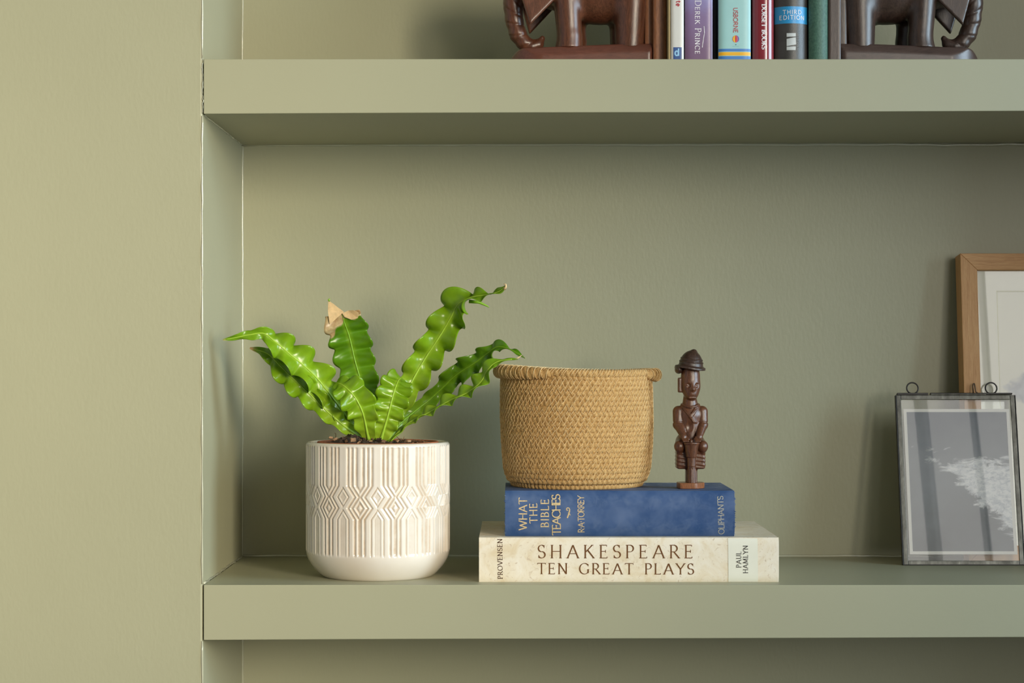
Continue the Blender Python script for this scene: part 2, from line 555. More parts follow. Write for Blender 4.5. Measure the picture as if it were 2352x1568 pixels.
# --- cream book lying at the bottom of the pile
t = NT('mottled_cream_jacket')
n1 = t.noise(38, 6, .65, dist=1.2)
n2 = t.noise(140, 5, .7, dist=2.0)
c1 = t.ramp(n1, [(.30, srgb(226, 206, 172)), (.50, srgb(238, 225, 202)), (.72, srgb(243, 233, 216))])
t.base(t.mix(t.ramp(n2, [(.58, (0, 0, 0)), (.78, (1, 1, 1))]), c1, srgb(176, 138, 92)))
t.set(Roughness=.5, Specular_IOR_Level=.35)
t.bump(n2, .06, .0005)
CREAM = t.m
zs_ = zt2
bx, by = W(1100, 1337, .023).x, .023
T1 = .0468
cream, ybc = book('thick mottled cream paper jacketed book lying on the shelf under the blue book', (bx, by, zs_), (1, 0, 0), (0, 1, 0), (0, 0, 1), W(1789, 1300, .023).x - bx, .206, T1, CREAM, PAGES, .0022, 7, .0030, .0005)
fc = lambda x, z: by + ybc(min(max(z - zs_, 0), T1))
INKB = plain('brown_ink', srgb(112, 72, 38), .6, .2, .12, 300)
INKD = plain('dark_brown_ink', srgb(84, 58, 40), .6, .2, .1, 300)
INKK = plain('grey_black_ink', srgb(70, 66, 62), .6, .2)
LABW = plain('white_label_paper', srgb(236, 232, 214), .5, .3, .02)
YC = .0232
patch('spine_label', [(1672, 1236), (1740, 1236), (1741, 1336), (1673, 1336)], LABW, cream, YC, fc, label='plain off-white band near the end of the spine')
place_text('title_lettering', 'SHAKESPEARE', INKB, cream, (1235, 1281), (1592, 1281), 29.5, YC, fc, .115, .045, .10)
place_text('subtitle_lettering', 'TEN GREAT PLAYS', INKB, cream, (1234, 1317.5), (1594, 1318.5), 24.5, YC, fc, .13, .05, .11, spacew=.62)
place_text('lettering', 'PROVENSEN', INKD, cream, (1154.5, 1329), (1153.5, 1237), 11, YC, fc, .17, .07, .13)
place_text('lettering', 'PAUL', INKK, cream, (1702, 1303), (1702, 1266), 10.5, YC, fc, .16, .07, .12, eps=.0006)
place_text('lettering', 'HAMLYN', INKK, cream, (1717.5, 1316), (1717.5, 1252), 10.5, YC, fc, .16, .07, .12, eps=.0006)

# --- blue cloth book
t = NT('blue_book_cloth')
m = t.n('ShaderNodeMapping'); m.inputs['Rotation'].default_value = (0, math.radians(32), 0)
t.l(t.coord(), m.inputs['Vector'])
wv = t.n('ShaderNodeTexWave', Scale=560, Distortion=1.2, Detail=2, Detail_Scale=3.0)
t.l(m.outputs[0], wv.inputs['Vector'])
big = t.noise(26, 4, .6)
wear = t.noise(70, 6, .75, dist=.6)
c1 = t.ramp(big, [(.30, srgb(46, 76, 122)), (.70, srgb(54, 84, 130))])
c2 = t.mix(t.math('MULTIPLY', t.ramp(wv.outputs['Fac'], [(.45, (0, 0, 0)), (.9, (1, 1, 1))]), t.ramp(big, [(.40, (0, 0, 0)), (.70, (.5, .5, .5))])), c1, srgb(150, 164, 196))  # patches of pale twill sheen mixed into the cloth colour
geo = t.n('ShaderNodeNewGeometry')
edge = t.ramp(geo.outputs['Pointiness'], [(.535, (0, 0, 0)), (.60, (1, 1, 1))])
wr = t.math('MULTIPLY', edge, t.ramp(wear, [(.42, (0, 0, 0)), (.62, (1, 1, 1))]))
t.base(t.mix(wr, c2, srgb(150, 160, 178)))
t.set(Roughness=.62, Specular_IOR_Level=.3)
t.bump(wv.outputs['Fac'], .12, .0003)
BLUE = t.m
T2 = .0478
z2 = zs_ + T1 + .0002
bx2, by2 = W(1160, 1200, .033).x, .033
blue, ybb = book('worn blue cloth book with gilt lettering, lying on top of the cream book', (bx2, by2, z2), (1, 0, 0), (0, 1, 0), (0, 0, 1), W(1688, 1200, .033).x - bx2, .139, T2, BLUE, PAGES, .0060, 3.4, .0028, .0009)
fb = lambda x, z: by2 + ybb(min(max(z - z2, 0), T2))
GILT = plain('gilt_lettering', srgb(214, 188, 140), .42, .6, .25, 500)
GILTD = plain('rubbed_gilt_lettering', srgb(168, 166, 156), .5, .5, .3, 500)
YB2 = .0332
kw = dict(thick=.15, thin=.10, serif=.07, nib=10)
place_text('title_lettering', 'WHAT', GILT, blue, (1210, 1217), (1210, 1143), 18, YB2, fb, **kw)
place_text('title_lettering', 'THE', GILT, blue, (1234, 1201), (1233, 1155), 17, YB2, fb, **kw)
place_text('title_lettering', 'BIBLE', GILT, blue, (1260, 1211), (1260, 1146), 17.5, YB2, fb, **kw)
place_text('title_lettering', 'TEACHES', GILT, blue, (1287.5, 1229), (1286, 1135), 18.5, YB2, fb, eps=.0007, **kw)
place_text('author_lettering', 'R.A.TORREY', GILT, blue, (1342, 1223), (1341, 1138), 14, YB2, fb, cond=.85, **kw)
place_text('publisher_lettering', "OLIPHANTS", GILTD, blue, (1664, 1227), (1661, 1139), 13, YB2, fb, thick=.15, thin=.11, serif=.05, nib=10)
orn = [(1303, 1189), (1305, 1184), (1307, 1179), (1308, 1174), (1308.5, 1169), (1306, 1165.5), (1302.5, 1166), (1301, 1169), (1302.5, 1172), (1304.5, 1171)]
mo = MB()
for wpt, (p, q) in [(3.2, (orn[0], orn[2])), (2.6, (orn[2], orn[4]))] + [(2.0, (orn[i], orn[i+1])) for i in range(4, 9)] + [(1.6, ((1309.5, 1174), (1304.5, 1178))), (1.5, ((1310.5, 1183), (1307, 1178)))]:
    a, b = Vector(p), Vector(q)
    d = (b - a).normalized(); nn = Vector((-d.y, d.x)) * wpt * .5
    V = []
    for pt in (a + nn, b + nn, b - nn, a - nn):
        w = W(pt.x, pt.y, YB2); V.append((w.x, fb(w.x, w.z) - .0002, w.z))
    v = [Vector(x) for x in V]
    mo.add(V, [(0, 1, 2, 3)] if (v[1] - v[0]).cross(v[2] - v[0]).y < 0 else [(3, 2, 1, 0)])
mo.obj('gilt_ornament', GILT, blue)
# frayed cloth standing up at the spine's two ends
fr = MB()
for k in range(26):
    for xe, sg in ((bx2, -1), (W(1688, 1200, .033).x, 1)):
        z = z2 + T2 * rng.uniform(.03, .98)
        y = fb(0, z) + rng.uniform(-.0004, .002)
        p = Vector((xe + sg * -.0006, y, z))
        fr.tube([p, p + Vector((sg * rng.uniform(.0008, .0020), rng.uniform(-.0006, .0004), rng.uniform(-.0012, .0012)))], [.0005, .00015], 4)
fo = fr.obj('frayed_edge', BLUE, blue); fo['kind'] = 'stuff'
BOARD_TOP = z2 + T2

# --- upright books between the bookends
YU = .030
SU = (D + YU) / F
def ux(px): return (px - CX) * SU
def upright(label, px0, px1, height, depth, cover, bulge, power, y=YU, group='upright books between the elephant bookends', board=.0022, groove=.0006):
    s = (D + y) / F
    x0, x1 = (px0 - CX) * s, (px1 - CX) * s
    root, yb = book(label, (x0, y, zt1), (0, 0, 1), (0, 1, 0), (1, 0, 0), height, depth, x1 - x0, cover, PAGES_S, bulge, power, board, groove, group=group)
    return root, (lambda x, z: y + yb(min(max(x - x0, 0), x1 - x0)))
c = plain('off_white_glossy_paper', srgb(216, 212, 204), .3, .5, .03)
b1, f1 = upright('slim off-white paperback with a small blue square at its foot', 1541, 1571, .212, .135, c, .0016, 5)
c_ = plain('cream_card', srgb(186, 168, 124), .5, .3, .05)
hb = MB().box((ux(1535.2), YU + .0022, zt1), (ux(1540.6), YU + .13, zt1 + .21)).obj('folded_flap', c_, b1)
bevel(hb, .0008, 2); hb['label'] = 'tan cover edge beside the spine'
RED = plain('red_ink', srgb(176, 44, 56), .5)
place_text('lettering', 'ite', RED, b1, (1553.4, -3), (1553.4, 14.5), 10, YU, f1, .21, .21, 0)
NAVY = plain('navy_print', srgb(52, 84, 140), .35, .5, .06)
PALEB = plain('pale_blue_print', srgb(150, 196, 226), .4)
patch('printed_square', [(1546.5, 108.5), (1566, 108.5), (1566, 150), (1546.5, 150)], NAVY, b1, YU, f1, .0001)
place_text('lettering', 'd', PALEB, b1, (1550, 127.5), (1559.5, 127.5), 15.5, YU, f1, .22, .22, 0, eps=.0002)

t = NT('purple_jacket')
sx = t.sep(t.coord())
g = t.n('ShaderNodeMapRange'); t.l(sx[2], g.inputs[0]); g.inputs[1].default_value = .0; g.inputs[2].default_value = .09
col = t.ramp(t.math('ADD', g.outputs[0], t.math('MULTIPLY', t.math('SUBTRACT', t.noise(30, 5, .7), .5), .5)), [(.15, srgb(120, 92, 120)), (.55, srgb(132, 108, 146)), (.85, srgb(146, 140, 188)), (1., srgb(128, 110, 150))])
t.base(col); t.set(Roughness=.30, Specular_IOR_Level=.5); t.bump(t.noise(90, 3, dist=1.5), .08, .0006)
b2, f2 = upright('purple glossy jacketed book with white lettering down its spine', 1573.5, 1637, .222, .150, t.m, .0016, 6)
INKW = plain('white_ink', srgb(236, 230, 232), .45)
place_text('author_lettering', 'DEREK PRINCE', INKW, b2, (1596.5, 1), (1596.5, 124), 14, YU, f2, .13, .06, .10, small=.76, spacew=.35)
cr = MB()
prev = None
for a, b in [((1617, 60), (1618, 75)), ((1618, 75), (1616, 88)), ((1616, 88), (1614, 100)), ((1614, 100), (1613.2, 109))]:
    a, b = Vector(a), Vector(b)
    V = []
    for pt in (a + Vector((-.5, 0)), a + Vector((.6, 0)), b + Vector((.8, 0)), b + Vector((-.8, 0))):
        w = W(pt.x, pt.y, YU); V.append((w.x, f2(w.x, w.z) - .0002, w.z))
    cr.add(V, [(3, 2, 1, 0)])
cro = cr.obj('creased_laminate', INKW, b2); cro['label'] = 'white crack in the glossy film'

b3, f3 = upright('slim plain black book recessed beside the purple one', 1638.5, 1648.5, .205, .140, plain('black_card', (.012, .012, .012), .45, .4), .0010, 3, y=.042, board=.0011, groove=.0002)

AQ = plain('aqua_jacket', srgb(160, 203, 200), .38, .45, .03)
b4, f4 = upright('pale aqua book with blue and yellow bands at its foot', 1650.5, 1725, .232, .160, AQ, .0026, 6)
place_text('publisher_lettering', 'USBORNE', plain('brick_red_ink', srgb(176, 84, 84), .5), b4, (1684.8, 17.5), (1684.8, 75.5), 9.8, YU, f4, .17, .16, 0)
BLUEP = plain('blue_band_print', srgb(72, 126, 190), .4)
YELP = plain('yellow_band_print', srgb(240, 178, 46), .4)
for nm, a, b, mt in (('printed_band', 112, 118.2, BLUEP), ('printed_band', 119.6, 127.6, YELP), ('printed_band', 129, 150, BLUEP)):
    patch(nm, [(1650.8, a), (1724.6, a), (1724.6, b), (1650.8, b)], mt, b4, YU, f4, .00012, 16)
# hot-air balloon emblem
def blob(name, cx, cy, rx, ry, x0, x1, mat, eps):
    V, Fc, n = [], [], 12
    for i in range(n + 1):
        a = PI * i / n - PI / 2
        y = cy + ry * math.sin(a)
        for k in (x0, x1):
            px = cx + rx * k * math.cos(a)
            w = W(px, y, YU); V.append((w.x, f4(w.x, w.z) - eps, w.z))
    Fc = [(2*i, 2*i+2, 2*i+3, 2*i+1) for i in range(n)]
    return V, Fc
em = None
for x0, x1, cc in ((-1, -.74, (232, 120, 60)), (-.74, -.30, (238, 204, 60)), (-.26, .26, (216, 66, 60)), (.30, .62, (214, 110, 130)), (.66, 1.0, (110, 100, 176))):
    V, Fc = blob('emblem', 1690, 89.5, 7.6, 8.3, x0, x1, None, .0002)
    obj('balloon_emblem', V, Fc, plain('emblem_ink', srgb(*cc), .45), b4)
patch('balloon_basket', [(1688.6, 101.5), (1691.6, 101.5), (1690.8, 104), (1689.4, 104)], plain('teal_ink', srgb(60, 120, 120), .5), b4, YU, f4, .0002, 2)
patch('balloon_basket', [(1682, 106.2), (1697, 106.2), (1697, 107), (1682, 107)], plain('pale_teal_ink', srgb(130, 180, 178), .5), b4, YU, f4, .0002, 4)

DR = plain('dark_red_jacket', srgb(138, 42, 52), .18, .55, .05, coat=.5)
b5, f5 = upright('dark red glossy book with white lettering', 1729.5, 1778.5, .214, .150, DR, .0050, 2.4)
place_text('publisher_lettering', 'DORSET BOOKS', INKW, b5, (1750, 10), (1750, 113), 9.3, YU, f5, .26, .10, .16, spacew=.45)

t = NT('black_leatherette')
t.base(t.ramp(t.noise(60, 4), [(.3, srgb(58, 55, 52)), (.7, srgb(72, 69, 66))]))
t.set(Roughness=.36, Specular_IOR_Level=.6)
t.bump(t.noise(900, 3, .6), .35, .0006)
b6, f6 = upright('black leatherette book with a bright blue band', 1780.5, 1857.5, .236, .165, t.m, .0085, 2.1)
t = NT('bright_blue_print')
t.base(srgb(42, 148, 204)); t.set(Roughness=.36, Specular_IOR_Level=.6); t.bump(t.noise(900, 3, .6), .3, .0006)
patch('printed_band', [(1780.8, 14.5), (1857.3, 14.5), (1857.3, 53.5), (1780.8, 53.5)], t.m, b6, YU, f6, .00012, 20)
place_text('edition_lettering', 'THIRD', INKW, b6, (1798.5, 32), (1841, 32), 9, YU, f6, .15, .15, 0, eps=.0003)
place_text('edition_lettering', 'EDITION', INKW, b6, (1791, 44.5), (1848.5, 44.5), 9, YU, f6, .15, .15, 0, eps=.0003)
SILV = plain('silver_print', srgb(200, 202, 200), .4)
for q in ([(1807, 76), (1828, 76), (1828, 83.5), (1807, 84.5)], [(1807, 89), (1828, 85.5), (1828.5, 102), (1807, 105.8)], [(1807, 107), (1828, 106.5), (1827.5, 115), (1807, 115)]):
    patch('publisher_emblem', q, SILV, b6, YU, f6, .0002, 8)
place_text('small_lettering', 'APPLEYARD', plain('grey_print', srgb(120, 116, 110), .5), b6, (1830, 76.5), (1830, 115.5), 4.6, YU, f6, .16, .14, 0)

t = NT('green_book_cloth')
t.base(t.ramp(t.noise(400, 3, .6), [(.3, srgb(58, 92, 78)), (.7, srgb(80, 116, 98))]))
t.set(Roughness=.5, Specular_IOR_Level=.4); t.bump(t.noise(700, 3, .6, t.coord((1, 1, .5))), .4, .0006)
b7, f7 = upright('plain green cloth book beside the darker elephant bookend', 1859, 1902.5, .208, .145, t.m, .0048, 2.2)

# ------------------------------------------------------------------ implicit surfaces (carved wood)
def surface_nets(fn, lo, hi, h):
    lo = np.array(lo, float); hi = np.array(hi, float)
    n = np.ceil((hi - lo) / h).astype(int) + 1
    ax = [lo[i] + h * np.arange(n[i]) for i in range(3)]
    X, Y, Z = np.meshgrid(*ax, indexing='ij')
    d = fn(X.astype(np.float32), Y.astype(np.float32), Z.astype(np.float32))
    d = d + (d == 0) * 1e-6
    s = d < 0
    cs = tuple(k - 1 for k in n)
    acc = np.zeros((*cs, 3), np.float32); cnt = np.zeros(cs, np.float32)
    def sl(o): return tuple(slice(o[i], o[i] + cs[i]) for i in range(3))
    corners = [(i, j, k) for i in (0, 1) for j in (0, 1) for k in (0, 1)]
    for a in corners:
        for axis in range(3):
            if a[axis]: continue
            b = list(a); b[axis] = 1
            da, db = d[sl(a)], d[sl(b)]
            m = s[sl(a)] != s[sl(b)]
            t = np.where(m, da / np.where(m, da - db, 1), 0)
            for c in range(3):
                acc[..., c] += np.where(m, a[c] + (t if c == axis else 0), 0)
            cnt += m
    act = cnt > 0
    idx = -np.ones(cs, int)
    idx[act] = np.arange(act.sum())
    cell = np.argwhere(act)
    V = lo + h * (cell + acc[act] / cnt[act][:, None])
    Fs = []
    for axis in range(3):
        u, v = (axis + 1) % 3, (axis + 2) % 3
        a = [slice(None)] * 3; b = [slice(None)] * 3
        a[axis] = slice(0, -1); b[axis] = slice(1, None)
        diff = s[tuple(a)] != s[tuple(b)]
        P = np.argwhere(diff)
        P = P[(P[:, u] > 0) & (P[:, v] > 0) & (P[:, u] < n[u] - 1) & (P[:, v] < n[v] - 1)]
        ins = s[tuple(P.T)]
        q = []
        for du, dv in ((-1, -1), (0, -1), (0, 0), (-1, 0)):
            c = P.copy(); c[:, u] += du; c[:, v] += dv
            q.append(idx[tuple(c.T)])
        q = np.stack(q, 1)
        q[~ins] = q[~ins][:, ::-1]
        Fs.append(q)
    return V, np.concatenate(Fs)

def ell(P, c, r):
    x, y, z = ((P[i] - c[i]) / r[i] for i in range(3))
    k0 = np.sqrt(x*x + y*y + z*z) + 1e-9
    k1 = np.sqrt((x/r[0])**2 + (y/r[1])**2 + (z/r[2])**2) + 1e-9
    return k0 * (k0 - 1) / k1
def cap(P, a, b, ra, rb):
    a = np.array(a, float); b = np.array(b, float); ab = b - a
    t = sum((P[i] - a[i]) * ab[i] for i in range(3)) / max(ab @ ab, 1e-9)
    t = np.clip(t, 0, 1)
    return np.sqrt(sum((P[i] - a[i] - t * ab[i])**2 for i in range(3))) - (ra + (rb - ra) * t)
def rbox(P, c, b, r, yaw=0, roll=0):
    x, y, z = P[0] - c[0], P[1] - c[1], P[2] - c[2]
    if yaw:
        co, si = math.cos(yaw), math.sin(yaw); x, y = x * co + y * si, -x * si + y * co
    if roll:   # about y
        co, si = math.cos(roll), math.sin(roll); x, z = x * co + z * si, -x * si + z * co
    q = [np.abs(v) - (bb - r) for v, bb in zip((x, y, z), b)]
    return np.sqrt(sum(np.maximum(v, 0)**2 for v in q)) + np.minimum(np.maximum(np.maximum(q[0], q[1]), q[2]), 0) - r
def cone(P, c, r0, r1, h, rnd=0):            # upright frustum, base at c
    rr = np.sqrt((P[0] - c[0])**2 + (P[1] - c[1])**2)
    t = np.clip((P[2] - c[2]) / h, 0, 1)
    return np.maximum(rr - (r0 + (r1 - r0) * t), np.maximum(c[2] - P[2], P[2] - c[2] - h)) - rnd
def smin(a, b, k):
    h = np.clip(.5 + .5 * (b - a) / k, 0, 1)
    return b + (a - b) * h - k * h * (1 - h)
def smax(a, b, k): return -smin(-a, -b, k)

def carved(name, fn, lo, hi, h, mat, root, mir=1, label=None, scale=.001, off=(0, 0, 0)):
    V, Fc = surface_nets(fn, lo, hi, h)
    V = (V + np.array(off)) * scale
    if mir < 0:
        V[:, 0] *= -1; Fc = Fc[:, ::-1]
    o = obj(name, V, Fc, mat, root, True, local=True)
    if label: o['label'] = label
    return o

def wood(name, dark, light, rough=.32, grain=(40, 40, 8), coat=.3, bump=.15):
    t = NT(name)
    g = t.noise(6, 5, .6, t.coord(grain), dist=1.5)
    g2 = t.noise(30, 4, .7, t.coord(grain))
    t.base(t.mix(.3, t.ramp(g, [(.3, dark), (.7, light)]), t.ramp(g2, [(.35, dark), (.65, light)])))
    t.set(Roughness=rough, Specular_IOR_Level=.5, Coat_Weight=coat, Coat_Roughness=.25)
    t.bump(t.math('ADD', g2, g), bump, .0008)
    return t.m

# ------------------------------------------------------------------ elephant bookends
def elephant(label, px_mid, mats, mir):
    s = (D + .050) / F
    root = thing('elephant_bookend', label, 'bookend', ((px_mid - CX) * s, .086, zt1), group='carved elephant bookends')
    wb, wbase, wplate = mats
    def animal(X, Y, Z):
        P = (X, Y, Z); A = np.abs(Y)
        d = ell(P, (14, 0, 89), (54, 31, 38))
        d = smin(d, ell(P, (40, 0, 92), (32, 30, 36)), 10)
        d = smin(d, ell(P, (-38, 0, 98), (30, 25, 30)), 12)
        d = smin(d, ell(P, (-62, 0, 98), (23, 21, 27)), 10)          # head
        for sy in (-1, 1):
            dx = 6 if sy > 0 else 0
            leg = cap(P, (-19 + dx, 17 * sy, 20), (-22 + dx, 16 * sy, 75), 12.5, 15)
            leg = smin(leg, cap(P, (-21 + dx, 17 * sy, 22), (-19 + dx, 17 * sy, 34), 14.2, 11.5), 5)
            leg = smin(leg, cap(P, (45 - dx * .6, 16 * sy, 20), (47 - dx * .6, 15 * sy, 82), 15.5, 20), 4)
            d = smin(d, leg, 8)
        tr = [(-78, 96, 13.5), (-80, 72, 10.5), (-79, 56, 9.5), (-75, 41, 9), (-68, 31, 8), (-60, 27.5, 7), (-53, 29.5, 5.5), (-49, 36, 3.4)]
        dt = None
        for (xa, za, ra), (xb, zb, rb) in zip(tr, tr[1:]):
            q = cap(P, (xa, 0, za), (xb, 0, zb), ra, rb)
            dt = q if dt is None else smin(dt, q, 3)
        ang = np.arctan2(Z - 66, X + 46)
        dt = dt + .55 * np.exp(-(np.sin(ang * 8 + .16 * np.hypot(X + 46, Z - 66)) / .28)**2) * (Z < 80)
        d = smin(d, dt, 4)
        # ears: flat leaf-shaped flaps ending in a downward point
        e_ = np.maximum(np.abs(A - 25 + .10 * (Z - 80)) - 2.6, 0)
        tri = smax(-(X + 74) * .96 - (Z - 85) * .28, (X + 31) * .72 - (Z - 78) * .69, 1.5)
        tri = smax(tri, np.where(Z > 88, np.hypot(X + 53, (Z - 88) * .9) - 23, -6), 4)
        ear = smax(np.abs(A - 24.5 + .10 * (Z - 80)) - 3.0, tri, 2.5)
        d = smin(d, ear, 3.5)
        tail = cap(P, (70, 0, 95), (73, 0, 50), 4, 3)
        d = smin(d, tail, 4)
        d = np.maximum(d, 22.2 - Z)
        d = np.maximum(d, X - 64)
        return d
    carved('elephant', animal, (-100, -38, 18), (76, 38, 134), .95, wb, root, mir)
    def base(X, Y, Z):
        P = (X, Y, Z)
        top = 24.6 + .028 * X - .012 * np.abs(X - 30)
        d = rbox(P, (-7, 0, 12), (76, 36, 30), 6)
        nose = np.sqrt(((X + 40) / 1.0)**2 + (Y * 1.25)**2) - 46
        d = np.where(X < -40, np.maximum(d, nose), d)
        d = smax(d, (Z - top), 2)
        ch = (Z - top) * .62 + (np.abs(Y) - 27) * .78
        d = smax(d, ch - 1.5, 1.5)
        d = smax(d, (Z - top) * .75 - (X + 70) * .66 - 3, 5)
        return np.maximum(d, -Z + .15)
    carved('base', base, (-88, -42, -1.5), (73, 42, 32), 1.1, wbase, root, mir)
    def plate(X, Y, Z):
        P = (X, Y, Z)
        d = rbox(P, (75.5, 0, 72), (7.2, 38.5, 72), 2.0)
        arch = np.sqrt((Y / 38.5)**2 + (np.maximum(Z - 100, 0) / 44)**2) - 1
        d = smax(d, arch * 20, 2)
        return np.maximum(d, -Z + .15)
    carved('back_plate', plate, (62, -44, -1.5), (88, 44, 148), 1.2, wplate, root, mir)
    def rib(X, Y, Z):                                              # the bevelled strip between plate and elephant
        d = rbox((X, Y, Z), (65.5, 0, 64), (5.5, 28, 48), 3)
        return d
    carved('bracket', rib, (58, -33, 12), (73, 33, 116), 1.2, wplate if mir > 0 else wb, root, mir)
    return root
RW = wood('reddish_carved_wood', srgb(66, 38, 27), srgb(120, 74, 52), .30, coat=.18)
RB = wood('reddish_base_wood', srgb(84, 46, 34), srgb(118, 70, 54), .34, (8, 40, 40))
RP = wood('orange_plate_wood', srgb(110, 64, 36), srgb(158, 100, 58), .4)
DW = wood('dark_carved_wood', srgb(44, 32, 27), srgb(82, 62, 52), .32, coat=.15)
DB = wood('dark_base_wood', srgb(58, 42, 36), srgb(88, 68, 60), .36, (8, 40, 40))
DP = wood('dark_plate_wood', srgb(52, 38, 32), srgb(78, 58, 50), .36)
elephant('reddish brown carved wooden elephant bookend with curled trunk, beside the off-white paperback', 1352, (RW, RB, RP), 1)
elephant('dark brown, nearly black carved wooden elephant bookend beside the green book', 2080, (DW, DB, DP), -1)

# ------------------------------------------------------------------ potted fern
PC = W(868, 1013, .089)
pc = Vector((PC.x, .089, zt2))
RP_, HP = .0777, .1447
fern = thing('potted_fern', 'bright green wavy-leaved fern in a cream glazed pot with fluted diamond relief', 'plant', pc)

t = NT('cream_crackle_glaze')
st_ = t.attr('stain').outputs['Fac']
nz = t.noise(55, 5, .7)
fac = t.math('MULTIPLY', st_, t.ramp(nz, [(.30, (.25, .25, .25)), (.68, (1, 1, 1))]))
warm = t.ramp(t.noise(16, 3), [(.3, srgb(231, 218, 202)), (.7, srgb(238, 229, 218))])
t.base(t.mix(fac, warm, srgb(190, 156, 114)))
t.set(Roughness=.18, Specular_IOR_Level=.6, Coat_Weight=.8, Coat_Roughness=.05)
t.bump(t.noise(120, 3), .05, .0008)
GLAZE = t.m
def build_pot():
    NA, NV = 780, 240
    prof = [(0, .050, 0), (0, .0565, .0006), (0, .0605, .0042)]
    zvals, rvals = [], []
    # outer profile: rounded foot, straight wall, rounded lip
    def rad(z):
        if z < .030:
            u = z / .030
            return .0585 + (RP_ - .0585) * math.sin(u * PI / 2) ** .80 if u > 0 else .0585
        if z > HP - .004:
            u = (z - (HP - .004)) / .004
            return RP_ - .0035 * (1 - math.sqrt(max(0, 1 - u * u)))
        return RP_
    zs = np.concatenate([np.linspace(0, .03, 26)[:-1], np.linspace(.03, HP - .004, NV)[:-1], HP - .004 * (1 - np.sin(np.linspace(0, PI/2, 7)))])
    th = np.linspace(0, 2 * PI, NA, endpoint=False)
    per = 2 * PI / 13
    th0 = -PI / 2 + math.radians(3.7)
    u = ((th - th0) / per + .5) % 1 - .5
    z_pt = lambda py: (1338 - py) / (1338 - 1020) * HP        # photo rows to heights on the front of the pot
    vu, vl = z_pt(1141.5), z_pt(1167)
    H = vu - vl
    z_lo, z_hi = z_pt(1279), z_pt(1026)
    V, stain = [], []
    au = np.abs(u)
    KW = np.array([-.50, -.42, -.35, -.27, -.20, -.13, -.07, -.01, .19, .30, .42, .54, .67, .81, .93, 1.0, 1.1])
    KH = np.array([.50, .50, .55, .50, .95, .92, .05, .92, 1.0, .02, 1.0, .02, 1.0, .05, .80, .85, .85])
    def relief(w):
        i = np.clip(np.searchsorted(KW, w) - 1, 0, len(KW) - 2)
        f = np.clip((w - KW[i]) / (KW[i + 1] - KW[i]), 0, 1)
        f = f * f * (3 - 2 * f)
        return KH[i] * (1 - f) + KH[i + 1] * f
    for z in zs:
        r = rad(z)
        tt = (z - vu) / H
        # the ridges run straight, swing out, back and out again, and run straight on: this draws the diamonds
        tri = np.interp(-tt, [-1, 0, 1, 2], [0, 1, 0, 1])
        hgt = relief(2 * au - .42 * tri)
        # flutes fade out at the plain lip and above the smooth foot
        env = np.clip((z - z_lo) / .0022, 0, 1) * np.clip((z_hi - z) / .0018, 0, 1)
        env = env * env * (3 - 2 * env)
        dep = .0015 * env * (1 - hgt)
        rr = r - dep + .0002 * np.sin(3 * th + 20 * z)
        V.append(np.stack([rr * np.cos(th), rr * np.sin(th), np.full(NA, z)], 1))
        stain.append(.78 * env * (1 - hgt) ** 1.5)
    n_out = len(zs)
    inner = [(RP_ - .0045, HP - .0004), (RP_ - .0062, HP - .002), (RP_ - .0068, HP - .02), (RP_ - .008, .03), (.05, .008)]
    for r, z in inner:
        V.append(np.stack([r * np.cos(th), r * np.sin(th), np.full(NA, z)], 1)); stain.append(np.zeros(NA))
    V = np.concatenate(V); stain = np.concatenate(stain)
    rows = n_out + len(inner)
    i = np.arange(rows - 1)[:, None] * NA; k = np.arange(NA)[None, :]; k2 = (k + 1) % NA
    Fc = np.stack([i + k, i + k2, i + NA + k2, i + NA + k], -1).reshape(-1, 4).tolist()
    Fc.append(list(range(NA - 1, -1, -1)))
    Fc.append([(rows - 1) * NA + j for j in range(NA)])
    o = obj('glazed_pot', V, Fc, GLAZE, fern, True, local=True)
    a = o.data.attributes.new('stain', 'FLOAT', 'POINT')
    a.data.foreach_set('value', stain.astype(np.float32))
    return o
pot = build_pot()

TERRA = plain('terracotta', srgb(176, 106, 74), .75, .25, .12, 80, .2, 500)
ri = .0655
MB().lathe([(.050, .02), (ri - .001, HP - .008), (ri, HP - .0010), (ri - .0005, HP + .0002), (ri - .0022, HP + .0002), (ri - .0030, HP - .0012), (ri - .0034, HP - .02)], (0, 0, 0), 96).obj('inner_pot', TERRA, fern, True, local=True)['label'] = 'terracotta nursery pot set inside the glazed pot'

t = NT('dark_potting_soil')
t.base(t.ramp(t.noise(120, 6, .75), [(.3, (.018, .011, .007)), (.6, (.075, .043, .026)), (.78, (.20, .12, .07))]))
t.set(Roughness=.95); t.bump(t.noise(240, 5, .7), .9, .003)
def soil():
    V, Fc, nr, na = [(0, 0, HP - .001)], [], 26, 80
    for i in range(1, nr + 1):
        r = (ri - .0024) * i / nr
        for k in range(na):
            a = 2 * PI * k / na
            x, y = r * math.cos(a), r * math.sin(a)
            z = HP - .0012 - .0022 * (r / ri)**2
            z += .0095 * math.exp(-(((x + .030) / .016)**2 + ((y + .030) / .014)**2))
            z += .004 * math.exp(-((x + .004)**2 + (y + .02)**2) / .0003)
            z += rng.normal() * .0010 + .0012 * math.sin(210 * x + 3) * math.sin(260 * y)
            V.append((x, y, z))
    for k in range(na): Fc.append((0, 1 + k, 1 + (k + 1) % na))
    for i in range(nr - 1):
        for k in range(na):
            a, b = 1 + i * na, 1 + (i + 1) * na
            Fc.append((a + k, b + k, b + (k + 1) % na, a + (k + 1) % na))
    return obj('soil', V, Fc, t.m, fern, False, local=True)
soil()
BARKS = [plain('bark_%d' % i, c, .9, .2, .35, 150, .5, 300) for i, c in enumerate([(.10, .055, .03), (.20, .11, .06), (.34, .20, .11), (.05, .03, .02)])]
